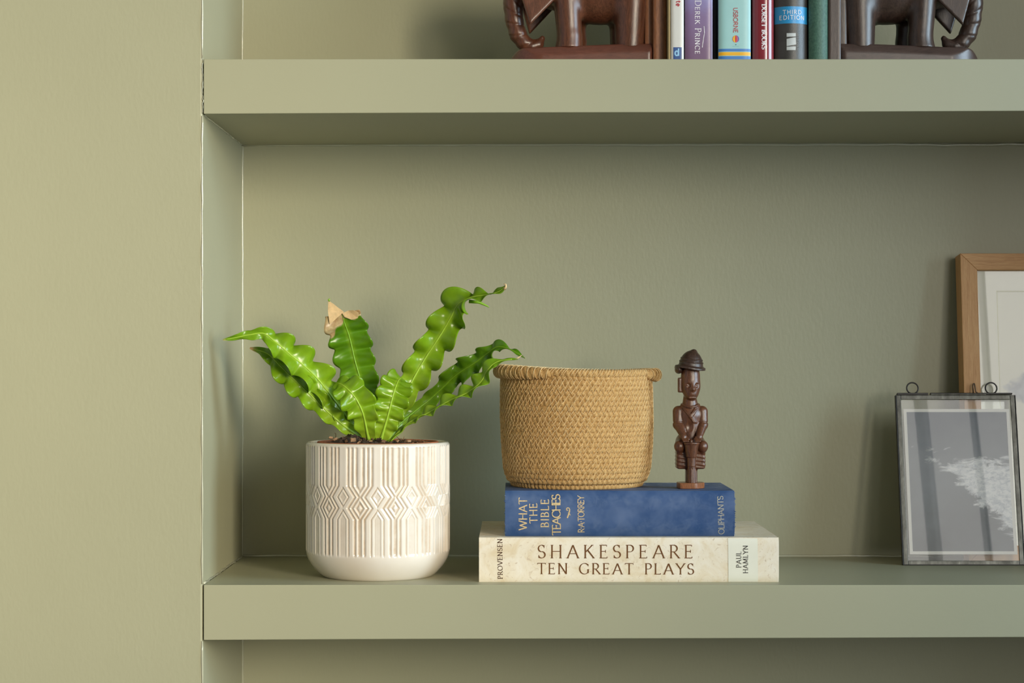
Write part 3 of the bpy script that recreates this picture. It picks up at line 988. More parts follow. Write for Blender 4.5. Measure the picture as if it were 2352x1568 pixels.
def chip(x, y, z, s, mat):
    V = []
    for p in [(-1,-1,-1),(1,-1,-1),(1,1,-1),(-1,1,-1),(-1,-1,1),(1,-1,1),(1,1,1),(-1,1,1)]:
        V.append(Vector((p[0] * s * rng.uniform(.6, 1.2), p[1] * s * rng.uniform(.4, .8), p[2] * s * rng.uniform(.2, .6))))
    R = Matrix.Rotation(rng.uniform(0, 6), 3, 'Z') @ Matrix.Rotation(rng.uniform(-.7, .7), 3, 'X')
    V = [R @ v + Vector((x, y, z)) for v in V]
    obj('bark_chip', V, [(0,3,2,1),(4,5,6,7),(0,1,5,4),(1,2,6,5),(2,3,7,6),(3,0,4,7)], mat, fern, local=True)
for k in range(64):
    if k < 34: x, y, z = -.030 + rng.normal() * .010, -.032 + rng.normal() * .010, HP + rng.uniform(0, .007) - .001
    elif k < 42: x, y, z = -.004 + rng.normal() * .006, -.034 + rng.normal() * .004, HP + rng.uniform(0, .004)
    else: x, y, z = .035 + rng.normal() * .014, -.01 + rng.normal() * .02, HP + rng.uniform(-.002, .002)
    if math.hypot(x, y) > ri - .005: continue
    chip(x, y, z, rng.uniform(.0012, .0032), BARKS[int(rng.integers(0, 4))])
rt = MB()
for k in range(34):
    left = k < 22
    p = Vector(((-.034 if left else .034) + rng.normal() * .012, -.02 + rng.normal() * .015, HP + (.002 if left else -.001)))
    q = [p]
    d = Vector((rng.normal(), rng.normal() * .6, rng.uniform(.1, 1.1))).normalized()
    for j in range(5):
        d = (d + Vector((rng.normal() * .5, rng.normal() * .5, rng.normal() * .35 - .12))).normalized()
        q.append(q[-1] + d * rng.uniform(.0015, .0032))
    rt.tube(q, [.00035] * 5 + [.0001], 4)
ro = rt.obj('root_fibres', BARKS[1], fern, local=True); ro['kind'] = 'stuff'

# --- fronds
def leaf_material(name, dark, mid, light):
    t = NT(name)
    u = t.attr('across').outputs['Fac']; dry = t.attr('dry').outputs['Fac']; along = t.attr('along').outputs['Fac']
    n = t.noise(90, 4, .6)
    blade = t.ramp(t.math('ADD', t.math('MULTIPLY', along, .55), t.math('MULTIPLY', n, .5)), [(.20, light), (.50, mid), (.95, dark)])
    rib = t.ramp(u, [(0.0, (1, 1, 1)), (.10, (.75, .75, .75)), (.22, (0, 0, 0))])
    c1 = t.mix(t.math('MULTIPLY', rib, .35), blade, tuple(min(1, x * 1.25) for x in light))
    c2 = t.mix(t.math('MULTIPLY', t.ramp(dry, [(.35, (0, 0, 0)), (.55, (1, 1, 1))]), 1.0), c1, t.ramp(n, [(.3, srgb(176, 128, 78)), (.55, srgb(222, 196, 150)), (.8, srgb(232, 214, 178))]))
    t.base(c2)
    t.set(Roughness=.30, Specular_IOR_Level=.5, Coat_Weight=.25, Coat_Roughness=.15)
    tl = t.n('ShaderNodeBsdfTranslucent')
    t.l(t.mix(1.0, c2, (.9, 1.0, .35), 'MULTIPLY'), tl.inputs['Color'])
    mx = t.n('ShaderNodeMixShader', Fac=.30)
    t.l(t.b.outputs[0], mx.inputs[1]); t.l(tl.outputs[0], mx.inputs[2]); t.l(mx.outputs[0], t.out.inputs['Surface'])
    fine = t.n('ShaderNodeTexWave', Scale=1.0, Distortion=1.0, Detail=2)
    t.bump(t.math('ADD', t.noise(320, 3, .6), t.math('MULTIPLY', n, .5)), .10, .0006)
    return t.m
LEAF = leaf_material('fern_green', (.15, .32, .008), (.27, .47, .012), (.44, .60, .045))
LEAFD = leaf_material('fern_deep_green', (.085, .24, .006), (.16, .36, .010), (.32, .50, .03))
RIBM = plain('pale_midrib', (.36, .55, .05), .4, .4, .1)
RIBD = plain('green_midrib', (.22, .43, .02), .4, .4, .1)

def frond(ctrl, waves, amp, mat, ribmat, nh=(0, -1, .25), fold=.12, dry=(), ph=0., twist=None, n=150, m=21, label=None, blunt=False, wmod=.16, rib_side=1):
    """ctrl: (photo x, photo y, depth, half width in photo px) along the midrib."""
    C = catmull([(*W(x, y, Y), hw * (D + Y) / F) for x, y, Y, hw in ctrl], n)
    P, Wd = C[:, :3], np.maximum(C[:, 3], .0004)
    T = np.gradient(P, axis=0); seg = np.linalg.norm(T, axis=1); T /= seg[:, None]
    s = np.concatenate([[0], np.cumsum(np.linalg.norm(np.diff(P, axis=0), axis=1))]); L = s[-1]; s /= L
    nh0 = np.array(nh, float)
    S = np.cross(T, nh0); S /= np.linalg.norm(S, axis=1)[:, None]
    N = np.cross(S, T); 
    if twist is not None:
        a = np.interp(s, [k[0] for k in twist], [math.radians(k[1]) for k in twist])[:, None]
        S, N = S * np.cos(a) + N * np.sin(a), N * np.cos(a) - S * np.sin(a)
    us = np.linspace(-1, 1, m)
    V, across, along, dryv = [], [], [], []
    env = np.interp(s, [0, .10, .28, .92, 1], [.0, .35, 1, 1, .4])
    k1, k2 = ph, ph + 2.1
    jit = .35 * np.sin(2 * PI * s * 2.3 + ph)
    for u in us:
        au = abs(u)
        kph = k1 if u < 0 else k2
        w1 = np.sin(2 * PI * waves * s + kph + jit)
        w2 = np.sin(2 * PI * waves * s + kph + jit + .9)
        lift = Wd * (fold * au + amp * env * au**1.5 * w1)
        side = Wd * u * (1 + wmod * env * au * w2)
        al = -Wd * amp * .35 * env * au**2 * np.cos(2 * PI * waves * s + kph + jit)
        # small quilting between the veins
        q = .045 * Wd * env * np.sin(2 * PI * waves * 2 * s + kph * 2 + au * 1.5) * np.sin(PI * min(1, au * 1.15))
        p = P + S * side[:, None] + N * (lift + q)[:, None] + T * al[:, None]
        V.append(p); across.append(np.full(n, au)); along.append(s)
        d = np.zeros(n)
        for (s0, side_, reach) in dry:
            inside = (s - s0) * 14 + .5
            if side_: inside = inside + (np.sign(u) == side_) * reach * au - (np.sign(u) != side_) * .15 * au
            inside = inside + .22 * np.sin(u * 9 + 3 * s)
            d = np.maximum(d, np.clip(inside, 0, 1))
        dryv.append(d)
    V = np.stack(V, 1).reshape(-1, 3)
    Fc = []
    for i in range(n - 1):
        for j in range(m - 1):
            a = i * m + j
            Fc.append((a, a + m, a + m + 1, a + 1))
    ob = obj('frond', V, Fc, mat, fern, True)
    if label: ob['label'] = label
    for nm, arr in (('across', across), ('along', along), ('dry', dryv)):
        at = ob.data.attributes.new(nm, 'FLOAT', 'POINT')
        at.data.foreach_set('value', np.stack(arr, 1).reshape(-1).astype(np.float32))
    md = ob.modifiers.new('thick', 'SOLIDIFY'); md.thickness = .0005; md.offset = 0
    bake(ob)
    ob.data.polygons.foreach_set('use_smooth', [True] * len(ob.data.polygons))
    rr = np.interp(s, [0, .3, .9, 1], [.0019, .0010, .0005, .0003])
    last = int(n * .97)
    mb = MB().tube([tuple(P[i] + N[i] * .0004 * rib_side) for i in range(0, last, 3)], [rr[i] for i in range(0, last, 3)], 8)
    mb.obj('midrib', ribmat, ob, True)
    return ob

# upper-right long frond (behind), base hidden by the front leaves
frond([(884, 1012, .098, 8), (915, 940, .105, 20), (944, 880, .110, 30), (975, 825, .112, 34), (1010, 772, .110, 36), (1036, 728, .106, 38), (1052, 700, .100, 36), (1080, 684, .090, 24), (1118, 677, .080, 12), (1146, 670, .074, 10), (1163, 655, .070, 2)],
      8.5, .62, LEAF, RIBM, (.15, -1, .35), .10, [(1.0, 0, 0)], 0.4, [(0, 0), (.5, -12), (.8, 30), (1, 50)], n=190)
# tall broad upright frond with its torn dry end
frond([(862, 1014, .100, 9), (846, 950, .112, 26), (833, 890, .118, 38), (816, 830, .120, 44), (803, 775, .118, 47), (791, 740, .114, 45), (785, 719, .111, 41)],
      7.5, .20, LEAFD, RIBD, (-.10, -1, .12), .05, [(.955, -1, 1.7), (.962, 1, .5)], 1.2, None, n=150, wmod=.10, label='broad upright frond with a torn, dried end')
# long frond reaching towards the reveal, and the narrower one below it
frond([(852, 1014, .088, 8), (817, 985, .080, 20), (775, 928, .066, 32), (722, 862, .052, 36), (668, 815, .042, 34), (632, 785, .038, 26), (606, 766, .036, 14), (575, 768, .034, 11), (545, 774, .032, 8), (512, 780, .030, 1.5)],
      8.0, .55, LEAF, RIBM, (.05, -1, .55), .10, [(1.0, 0, 0)], 2.2, [(0, 10), (.4, -6), (.75, 0), (.86, 45), (1, 55)], n=190)
frond([(846, 1016, .078, 7), (800, 985, .064, 14), (752, 945, .056, 21), (706, 900, .052, 27), (672, 868, .052, 29), (642, 838, .054, 24), (615, 812, .056, 14), (574, 799, .060, 2)],
      7.5, .55, LEAF, RIBM, (.0, -1, .30), .12, [(.97, 0, 0)], 4.0, [(0, 0), (.6, 8), (1, 20)], n=170)
# the pair reaching over towards the basket
frond([(890, 1014, .100, 7), (911, 980, .112, 17), (955, 942, .126, 17), (988, 916, .132, 17), (1018, 888, .130, 19), (1046, 862, .122, 26), (1080, 840, .108, 25), (1116, 815, .094, 19), (1142, 797, .080, 14), (1172, 803, .068, 10), (1207, 823, .058, 1.5)],
      8.5, .60, LEAFD, RIBD, (.25, -1, .30), .12, [(1.0, 0, 0)], 0.9, [(0, -25), (.5, -10), (.8, 15), (1, 45)], n=190)
frond([(892, 1017, .075, 7), (940, 972, .062, 12), (991, 945, .052, 15), (1034, 920, .045, 17), (1074, 902, .041, 18), (1104, 878, .038, 20), (1122, 848, .037, 17), (1145, 830, .036, 8), (1190, 824, .034, 1.5)],
      8.0, .55, LEAF, RIBM, (-.25, -.75, .75), .25, [(1.0, 0, 0)], 3.1, [(0, 20), (.5, 10), (.8, 0), (1, 0)], n=180)
# the two short broad fronds in front
frond([(849, 1018, .062, 10), (843, 990, .054, 21), (834, 950, .046, 33), (819, 918, .042, 38), (802, 897, .042, 36), (786, 884, .047, 27), (772, 879, .055, 12)],
      5.0, .26, LEAF, RIBM, (-.25, -1, .25), .10, [], 0.2, [(0, 0), (1, -18)], n=120, wmod=.12)
frond([(872, 1018, .064, 9), (882, 985, .058, 24), (892, 950, .054, 34), (902, 910, .054, 37), (910, 885, .060, 35), (916, 872, .070, 28), (922, 868, .082, 16)],
      6.5, .24, LEAF, RIBM, (.12, -1, .15), .08, [], 1.9, None, n=130, wmod=.12)
# dried spike and curled shred on the torn end of the tall frond
DRY = plain('dried_leaf', srgb(224, 190, 142), .7, .3, .2, 120)
V = [W(757, 745, .110), W(790, 716, .109), W(776, 706, .108), W(766, 698, .107), W(754, 690, .107), W(753, 712, .109)]
ds = obj('dried_spike', V, [(5, 0, 1, 2), (5, 2, 3, 4)], DRY, fern)
md = ds.modifiers.new('thick', 'SOLIDIFY'); md.thickness = .0005; bake(ds)
V = [W(786, 719, .109), W(800, 713, .108), W(812, 712, .105), W(824, 718, .104), W(822, 730, .107), W(808, 734, .109), W(792, 728, .1095)]
ds = obj('dried_shred', V, [(0, 1, 5, 6), (1, 2, 3, 4), (1, 4, 5)], DRY, fern)
md = ds.modifiers.new('thick', 'SOLIDIFY'); md.thickness = .0005; bake(ds)
MB().tube([W(757, 692, .107), W(754, 688, .106), W(758, 686, .106)], .0007, 6).obj('dried_tip', RIBD, fern, True)
MB().tube([W(1158, 664, .071), W(1162, 659, .070), W(1162, 653, .069), W(1157, 652, .069)], [.0016, .0012, .0008, .0004], 6).obj('dried_tip', DRY, fern, True)
MB().tube([W(1186, 824, .036), W(1192, 820, .045), W(1199, 815, .055)], [.0006, .0007, .0005], 6).obj('dried_tip', DRY, fern, True)
MB().tube([W(1077, 692, .098), W(1100, 694, .099), W(1118, 702, .099), W(1124, 706, .099)], [.0022, .0018, .0010, .0003], 6).obj('dried_tip', RIBD, fern, True)

# ------------------------------------------------------------------ woven basket
bkc = Vector(((1325 - CX) * (D + .122) / F, .122, BOARD_TOP + .0003))
basket = thing('woven_basket', 'round natural jute basket of stitched braided coils, standing on the blue book', 'basket', bkc)
t = NT('jute_braid')
vb = t.coord((1, 1, 1))
fib = t.noise(230, 5, .75, dist=1.5)
fine = t.noise(900, 4, .7, t.coord((1, 1, .45)))
c1 = t.ramp(fib, [(.25, srgb(132, 90, 46)), (.46, srgb(196, 150, 90)), (.72, srgb(228, 188, 126))])  # darkest brown puts crevice shade of the braid into the colour noise
t.base(t.mix(.35, c1, t.ramp(fine, [(.3, srgb(140, 98, 50)), (.7, srgb(232, 196, 136))])))
t.set(Roughness=.8, Specular_IOR_Level=.25)
t.bump(t.math('ADD', t.math('MULTIPLY', fib, .5), fine), .8, .0006)
JUTE = t.m
THREAD = plain('pale_stitching_thread', srgb(236, 204, 150), .65, .3, .1, 200)
zc = np.linspace(.0032, .1185, 22)
pitch = zc[1] - zc[0]
def bk_r(z): return float(np.interp(z, [0, .004, .010, .020, .045, .075, .100, .118, .128], [.0672, .0700, .0748, .0775, .0795, .0803, .0800, .0795, .0800]))
def bk_shape(th, z):
    """Hand-made irregularity: radius factor and height offset."""
    k = 1 + .010 * math.sin(2 * th + .6) + .006 * math.sin(3 * th + z * 40) + .004 * math.sin(5 * th - z * 25)
    up = max(0, (z - .085) / .035)
    dz = up * (.0016 * math.cos(2 * th) - .0010 * math.sin(th) - .0018 * math.cos(th - .2))
    return k, dz
def angd(a, b): return (a - b + PI) % (2 * PI) - PI
def coil(z, i, rx=.0030, rz=None, name='coil', flare=0, mat=JUTE):
    rz = rz or pitch * .72
    na, nc = 528, 8
    V = np.zeros((na, nc, 3))
    for a in range(na):
        th = 2 * PI * a / na
        k, dz = bk_shape(th, z)
        r = bk_r(z) * k
        fl = math.exp(-(angd(th, .02) / .20)**2) + .8 * math.exp(-(angd(th, PI + .12) / .28)**2)
        r += flare * fl
        for c in range(nc):
            ph = 2 * PI * c / nc
            sgn = 1 if math.sin(ph) >= 0 else -1
            br = 1.6 * abs(math.sin(44 * th + i * 1.7 + sgn * 1.2 * ph)) ** .7 - 1.0     # braid chevrons
            kk = 1 + .38 * br + .08 * math.sin(37 * th + i * 5.1)
            V[a, c] = ((r + rx * kk * math.cos(ph)) * math.cos(th), (r + rx * kk * math.cos(ph)) * math.sin(th), z + dz + rz * (1 + .06 * br) * math.sin(ph) - (flare * fl * .25))
    Fc = []
    for a in range(na):
        a2 = (a + 1) % na
        for c in range(nc):
            c2 = (c + 1) % nc
            Fc.append((a*nc+c, a2*nc+c, a2*nc+c2, a*nc+c2))
    return obj(name, V.reshape(-1, 3), Fc, mat, basket, True, local=True)
for i, z in enumerate(zc):
    coil(z, i)
rim = coil(.1232, 40, .0042, .0046, 'rim', 0)
def handle(th0, span, out, rad):
    V, Fc, na, nc = [], [], 90, 12
    for a in range(na + 1):
        u = 2 * a / na - 1
        th = th0 + span * u
        kk, dz = bk_shape(th, .122)
        w = (1 - u * u) ** .6 if abs(u) < 1 else 0
        r0 = bk_r(.122) * kk + out * w
        rr = rad * (.55 + .45 * w)
        for c in range(nc):
            ph = 2 * PI * c / nc
            q = rr * (1 + .14 * math.sin(66 * th + 2 * ph) + .05 * math.sin(31 * th - ph))
            V.append(((r0 + q * math.cos(ph)) * math.cos(th), (r0 + q * math.cos(ph)) * math.sin(th), .1225 + dz - .0012 * w + q * 1.08 * math.sin(ph)))
    for a in range(na):
        for c in range(nc):
            c2 = (c + 1) % nc
            Fc.append((a*nc+c, (a+1)*nc+c, (a+1)*nc+c2, a*nc+c2))
    Fc += [tuple(range(nc - 1, -1, -1)), tuple(na * nc + c for c in range(nc))]
    o = obj('handle', V, Fc, JUTE, basket, True, local=True)
    sm = MB()
    for k in range(int(span * 46)):
        th = th0 - span * .95 + 1.9 * span * (k + rng.normal() * .15) / int(span * 46)
        u = (th - th0) / span
        w = max(0, 1 - u * u) ** .6
        kk, dz = bk_shape(th, .122)
        q = []
        for j in range(8):
            ph = -1.2 + j * .42
            t2 = th + .006 * j * (1 if k % 2 else -1)
            rr = rad * (.55 + .45 * w) * 1.12
            r0 = bk_r(.122) * kk + out * w + rr * math.cos(ph)
            q.append((r0 * math.cos(t2), r0 * math.sin(t2), .1225 + dz - .0012 * w + rr * 1.08 * math.sin(ph)))
        sm.tube(q, .00025, 4)
    so = sm.obj('handle_stitching', THREAD, o, local=True); so['kind'] = 'stuff'
handle(PI + .42, .80, .0050, .0066)
handle(-.06, .42, .0068, .0062)
# base disc
MB().lathe([(.0685, .0008), (.066, .0035), (.001, .0035)], (0, 0, 0), 64).obj('base', JUTE, basket, True, local=True)
# zigzag stitches joining coil to coil
sm = MB()
for i in range(len(zc)):
    za = zc[i]; zb_ = zc[i + 1] if i + 1 < len(zc) else .1235
    npd = 88
    off = rng.uniform(0, 1)
    for k in range(npd):
        if rng.uniform() < .05: continue
        def pt(f, z, out):
            th = 2 * PI * (k + off + f + rng.normal() * .05) / npd
            kk, dz = bk_shape(th, z)
            r = bk_r(z) * kk + out
            return (r * math.cos(th), r * math.sin(th), z + dz)
        rr = .0034 if i + 1 < len(zc) else .0040
        p0, p1, p2 = pt(0, za, .0034), pt(.62, zb_, rr), pt(1.0, za, .0034)
        zm = (za + zb_) / 2
        sm.tube([p0, pt(.33, zm, .0033), p1], [.00026, .00031, .00020], 4)
        if rng.uniform() < .75: sm.tube([p1, pt(.80, zm, .0032), p2], [.00019, .00018, .00022], 4)
so = sm.obj('stitching', THREAD, basket, local=True); so['kind'] = 'stuff'; so['label'] = 'pale zigzag stitching thread'
# wrapped stitches over the rim
sm = MB()
for k in range(150):
    th = 2 * PI * (k + rng.normal() * .15) / 150
    q = []
    for j in range(7):
        ph = -.5 + j * .45
        t2 = th + .035 * (j - 3) * .5
        kk, dz = bk_shape(t2, .1235)
        fl = 0
        r = bk_r(.1235) * kk + .0085 * fl + .0046 * math.cos(ph)
        q.append((r * math.cos(t2), r * math.sin(t2), .1235 + dz + .0052 * math.sin(ph) - .0021 * fl))
    sm.tube(q, .00026, 4)
so = sm.obj('rim_stitching', THREAD, basket, local=True); so['kind'] = 'stuff'
# stray fibres
sm = MB()
for k in range(1500):
    th = rng.uniform(0, 2 * PI); z = rng.uniform(.004, .127)
    kk, dz = bk_shape(th, z)
    r = bk_r(z) * kk + .0028
    p = Vector((r * math.cos(th), r * math.sin(th), z + dz))
    o_ = Vector((math.cos(th), math.sin(th), 0)); tg = Vector((-math.sin(th), math.cos(th), 0))
    d = (o_ * rng.uniform(.1, .7) + tg * rng.normal() + Vector((0, 0, rng.normal() * .7))).normalized()
    l = rng.uniform(.002, .005)
    sm.tube([p, p + d * l * .5, p + d * l + o_ * -.0006], [.00011, .00009, .00004], 3)
so = sm.obj('stray_fibres', THREAD, basket, local=True); so['kind'] = 'stuff'

# ------------------------------------------------------------------ carved figurine of a seated drummer
fx = W(1586, 1125, .08)
fig = thing('wooden_figurine', 'carved dark wooden figurine of a seated drummer in a brimmed hat, on the blue book', 'figurine', (fx.x, .080, BOARD_TOP + .0002))
FW = wood('figurine_wood', srgb(58, 34, 24), srgb(122, 76, 50), .30, (60, 60, 18), .35, .2)
FD = wood('figurine_hat_wood', srgb(40, 28, 23), srgb(80, 56, 44), .36, (60, 60, 18), .2, .25)
FL = wood('figurine_base_wood', srgb(92, 52, 30), srgb(168, 106, 64), .35, (60, 60, 18), .2, .15)
def body(X, Y, Z):
    P = (X, Y, Z)
    A = np.abs(X)
    # legs / stool column and the skirts of the coat
    d = rbox(P, (1, 3, 18), (6.2, 7, 16), 2)
    skirt = rbox(P, (0, 4, 33), (15.6, 11.5, 12.5), 3)
    skirt = smax(skirt, A + (Z - 46) * .06 - 15.4 , 1.5)
    skirt = skirt + .28 * np.sin(Z * 1.55 + .25 * X) * (np.abs(Z - 33) < 12)
    d = smin(d, skirt, 2)
    for sx in (-1, 1):
        thigh = cap(P, (sx * 8, 8, 50), (sx * 12.2, -6.5, 45.5), 7.5, 5.6)
        thigh = smin(thigh, ell(P, (sx * 12.6, -7.5, 44.5), (5.2, 5.2, 6.5)), 2)
        d = smin(d, thigh, 2.5)
    # torso, shoulders
    tor = cap(P, (0, 5, 52), (0, 4.5, 76), 12.0, 11.5)
    tor = smin(tor, ell(P, (0, 4.5, 80), (15.6, 9.5, 11)), 4)
    d = smin(d, tor, 3)
    arms = None
    for sx in (-1, 1):
        up = cap(P, (sx * 12.6, 3, 82), (sx * 13.2, .5, 68), 6.4, 5.6)
        up = smin(up, cap(P, (sx * 13.2, 0, 68), (sx * 8.5, -11, 56), 5.4, 3.6), 1.8)
        band = np.abs(Z - 70.5) < .8
        up = up + .5 * band
        arms = up if arms is None else np.minimum(arms, up)
    d = smin(d, arms, 1.2)
    # hands with fingers spread on the drum head
    for sx in (-1, 1):
        d = smin(d, ell(P, (sx * 8.2, -12, 54.5), (3.2, 3.2, 3.6)), 1.2)
        for k in range(4):
            a = sx * (10.2 - k * 1.9)
            f = cap(P, (a, -12.5, 55.6 - .2 * k), (a * .86, -17.2, 50.6), 1.05, .85)
            d = np.minimum(d, f)
        d = np.minimum(d, cap(P, (sx * 5.8, -11, 55.5), (sx * 2.8, -14.5, 52.8), 1.1, .9))
    # coat lapels crossing in a V, cut neckline
    v1 = np.abs(X * .80 - (Z - 75) * .60 + 1.5) - 1.7
    v2 = np.abs(-X * .80 - (Z - 77) * .60 - .5) - 1.7
    shell = np.abs(smin(tor, d + 100, .1) - .2) - 1.0
    front = np.maximum(Y - 2, -(Z - 70))
    d = smin(d, np.maximum(np.maximum(v1, shell), np.maximum(np.maximum(front, 76.5 - Z), Z - 92)), .6)
    d = smin(d, np.maximum(np.maximum(v2, shell), np.maximum(front, Z - 92)), .6)
    # carved hollow on the chest below the lapel
    d = smax(d, -ell(P, (-2, -8.2, 66), (4.5, 3.0, 6)), 1.2)
    # neck
    d = smin(d, cap(P, (0, 4.5, 84), (-.3, 4.0, 101), 9.4, 6.6), 2)
    tq = np.sqrt((np.sqrt(X**2 + (Y - 3)**2) - 9.2)**2 + ((Z - 88 - .12 * (Y - 3) - .16 * A))**2) - 1.3
    d = smin(d, tq, .8)
    # head: long oval, turned a little, with ear, nose, eyes, mouth
    c_, s_ = math.cos(.16), math.sin(.16)
    HX, HY = (X - .2) * c_ + (Y - 2) * s_, -(X - .2) * s_ + (Y - 2) * c_
    Hd = (HX, HY, Z + 2.4)
    head = ell(Hd, (0, 0, 121), (10.4, 10.2, 19))
    head = smin(head, ell(Hd, (0, -1.2, 111), (10.3, 9.6, 12.5)), 3)
    head = smin(head, ell(Hd, (0, -3.0, 103), (7.0, 7.4, 6.9)), 3)
    head = smin(head, cap(Hd, (0, -8.4, 117), (0, -11.2, 108.6), 1.0, 2.2), 1.6)       # nose
    for sx in (-1, 1):
        head = smin(head, ell(Hd, (sx * 1.7, -10.2, 108), (1.4, 1.4, 1.2)), .6)
        ex, ez = sx * 5.4, 112.6
        head = smax(head, -ell(Hd, (ex, -9.9, ez), (3.0, 1.9, 2.8)), .6)
        ring = np.sqrt((np.sqrt((HX - ex)**2 + (Z + 2.4 - ez)**2) - 2.1)**2 + (HY + 8.0 - .10 * np.abs(HX))**2) - .62
        head = smin(head, ring, .4)
        head = smin(head, ell(Hd, (ex, -7.4, ez), (1.5, 1.3, 1.4)), .3)
        if sx < 0: head = smin(head, rbox(Hd, (-11.0, .2, 113), (2.9, 2.6, 8), 1.3), .7)
    head = smin(head, cap(Hd, (-3.4, -8.4, 101.6), (3.4, -8.4, 101.6), 1.0, 1.0), .5)  # lips
    head = smin(head, cap(Hd, (-3.2, -8.2, 99.4), (3.2, -8.2, 99.4), 1.0, 1.0), .5)
    head = smax(head, -cap(Hd, (-4.6, -9.6, 100.5), (4.6, -9.6, 100.5), .5, .5), .3)
    d = smin(d, head, .5)
    return np.maximum(d, 5.6 - Z)
carved('body', body, (-22, -20, 4.5), (22, 20, 139), .55, FW, fig)
def hat(X, Y, Z):
    P = (X, Y, Z)
    c_, s_ = math.cos(.10), math.sin(.10)
    X2, Z2 = X * c_ - (Z - 131) * s_ , (Z - 131) * c_ + X * s_ + 131
    Q = (X2, Y - 2.5, Z2)
    d = ell(Q, (.6, 0, 130), (13.2, 13.4, 18.0))
    d = smin(d, ell(Q, (2.4, 0, 147), (3.2, 3.4, 2.6)), 2)
    r = np.sqrt(X2**2 + (Y - 2.5)**2)
    bz = 130.2 - .030 * np.maximum(r - 9, 0)**2 * .9 + .8 * np.sin(2 * np.arctan2(Y - 2.5, X2) + .6)
    brim = np.maximum(np.abs(Z2 - bz) - 1.25, r - 16.6)
    d = np.maximum(d, bz - 1.0 - Z2)
    d = smin(d, brim, 1.6)
    flap = ell(P, (-12.6, 2.0, 127.2), (4.2, 10, 4.6))
    d = smin(d, flap, 1.5)
    # folded band
    for zb, k in ((137.6, .16), (135.2, .05)):
        g = np.exp(-((Z2 - zb - k * (np.abs(X2 - 3) - 4)) / .55)**2)
        d = d - .8 * g * (Y < 4) * (Z2 > 132)
    return d * .8
carved('hat', hat, (-20, -17, 119), (20, 22, 153), .55, FD, fig, label='darker hat with a folded band and turned-down brim')
def drum(X, Y, Z):
    P = (X, Y + 11.5, Z)
    d = cone(P, (0, 0, 34), 5.4, 7.9, 14.5, .3)
    d = np.minimum(d, cone(P, (0, 0, 47.6), 8.2, 8.4, 1.6, .3))
    d = smin(d, cone(P, (0.2, 0, 24), 4.4, 4.9, 11, .2), .8)
    d = smin(d, cone(P, (0.2, 0, 5.8), 4.6, 4.2, 19, .2), .5)
    a = np.arctan2(Y + 11.5, X)
    d = d + .35 * (np.cos(a * 9) > .4) * (Z < 22)
    d = np.minimum(d, ell(P, (-.5, -1, 50.5), (2.4, 2.4, 2.6)))
    return d
carved('drum', drum, (-11, -22, 4.5), (11, 0, 56), .5, FW, fig, label='tapering drum held between the knees')
mb = MB()
mb.prism([(-14.5, -6), (-12.5, -16), (2.5, -17.5), (6, -16.5), (14.5, -6), (14, 8), (8, 13), (-10, 12), (-14.5, 6)], 0, 6.2)
mb.V = [(x * .001, y * .001, z * .001) for x, y, z in mb.V]
bevel(mb.obj('base', FL, fig, local=True), .0006, 2)

# ------------------------------------------------------------------ picture frames (local axes: x along, y away from viewer, z up the leaning frame)
def glass_mat(name, tint=(.97, .985, .975), ior=1.5):
    t = NT(name)
    tr = t.n('ShaderNodeBsdfTransparent', Color=(*tint, 1))
    gl = t.n('ShaderNodeBsdfGlossy', Roughness=.015)
    fr = t.n('ShaderNodeFresnel', IOR=ior)
    mx = t.n('ShaderNodeMixShader')
    t.l(fr.outputs[0], mx.inputs[0]); t.l(tr.outputs[0], mx.inputs[1]); t.l(gl.outputs[0], mx.inputs[2]); t.l(mx.outputs[0], t.out.inputs['Surface'])
    return t.m
GLASS = glass_mat('picture_glass', ior=1.7)
GLASSM = glass_mat('thin_frame_glass', ior=1.5)
GLASSB = glass_mat('back_glass', ior=1.3)

# --- oak frame leaning on the wall
Hh, tf, rw = .3595, .0250, .0195
yb0, yt0 = .2130, .2555
tilt = math.asin((yt0 - yb0) / Hh)
ox = W(2218, 1200, .22).x + .002
oak = thing('oak_picture_frame', 'tall light oak frame with a cream mount, leaning behind the metal frame', 'picture frame', (ox, yb0 + tf * 0, zt2 + .0005 + math.sin(tilt) * 0), (-tilt, 0, 0))
WO = .285
def oakmat(name, grain):
    t = NT(name)
    g = t.noise(3, 5, .65, t.coord(grain), dist=.6)
    g2 = t.noise(14, 3, .7, t.coord(grain))
    t.base(t.mix(.35, t.ramp(g, [(.32, srgb(186, 134, 84)), (.52, srgb(208, 158, 106)), (.7, srgb(218, 174, 122))]), t.ramp(g2, [(.4, srgb(176, 126, 78)), (.6, srgb(216, 170, 118))])))
    t.set(Roughness=.5, Specular_IOR_Level=.35); t.bump(g2, .12, .0004)
    return t.m
OV, OH = oakmat('oak_upright', (180, 180, 7)), oakmat('oak_crosswise', (7, 180, 180))
def rail(q, mat):                  # q: four (x, z) corners, mitred
    V = [(x, 0, z) for x, z in q] + [(x, tf, z) for x, z in q]
    o = obj('rail', V, [(0, 1, 2, 3), (7, 6, 5, 4), (0, 4, 5, 1), (1, 5, 6, 2), (2, 6, 7, 3), (3, 7, 4, 0)], mat, oak, local=True)
    bevel(o, .0006, 2)
rail([(0, 0), (rw, rw), (rw, Hh - rw), (0, Hh)], OV)
rail([(WO - rw, rw), (WO, 0), (WO, Hh), (WO - rw, Hh - rw)], OV)
rail([(0, Hh), (rw, Hh - rw), (WO - rw, Hh - rw), (WO, Hh)], OH)
rail([(0, 0), (WO, 0), (WO - rw, rw), (rw, rw)], OH)
MATB = plain('cream_mount_board', srgb(226, 224, 208), .8, .2, .02)
MATC = plain('mount_core', srgb(196, 194, 150), .8, .2, .02)
x0, x1, z0, z1 = rw - .003, WO - rw + .003, rw - .003, Hh - rw + .003
wi = .0235 + rw
mb = MB()
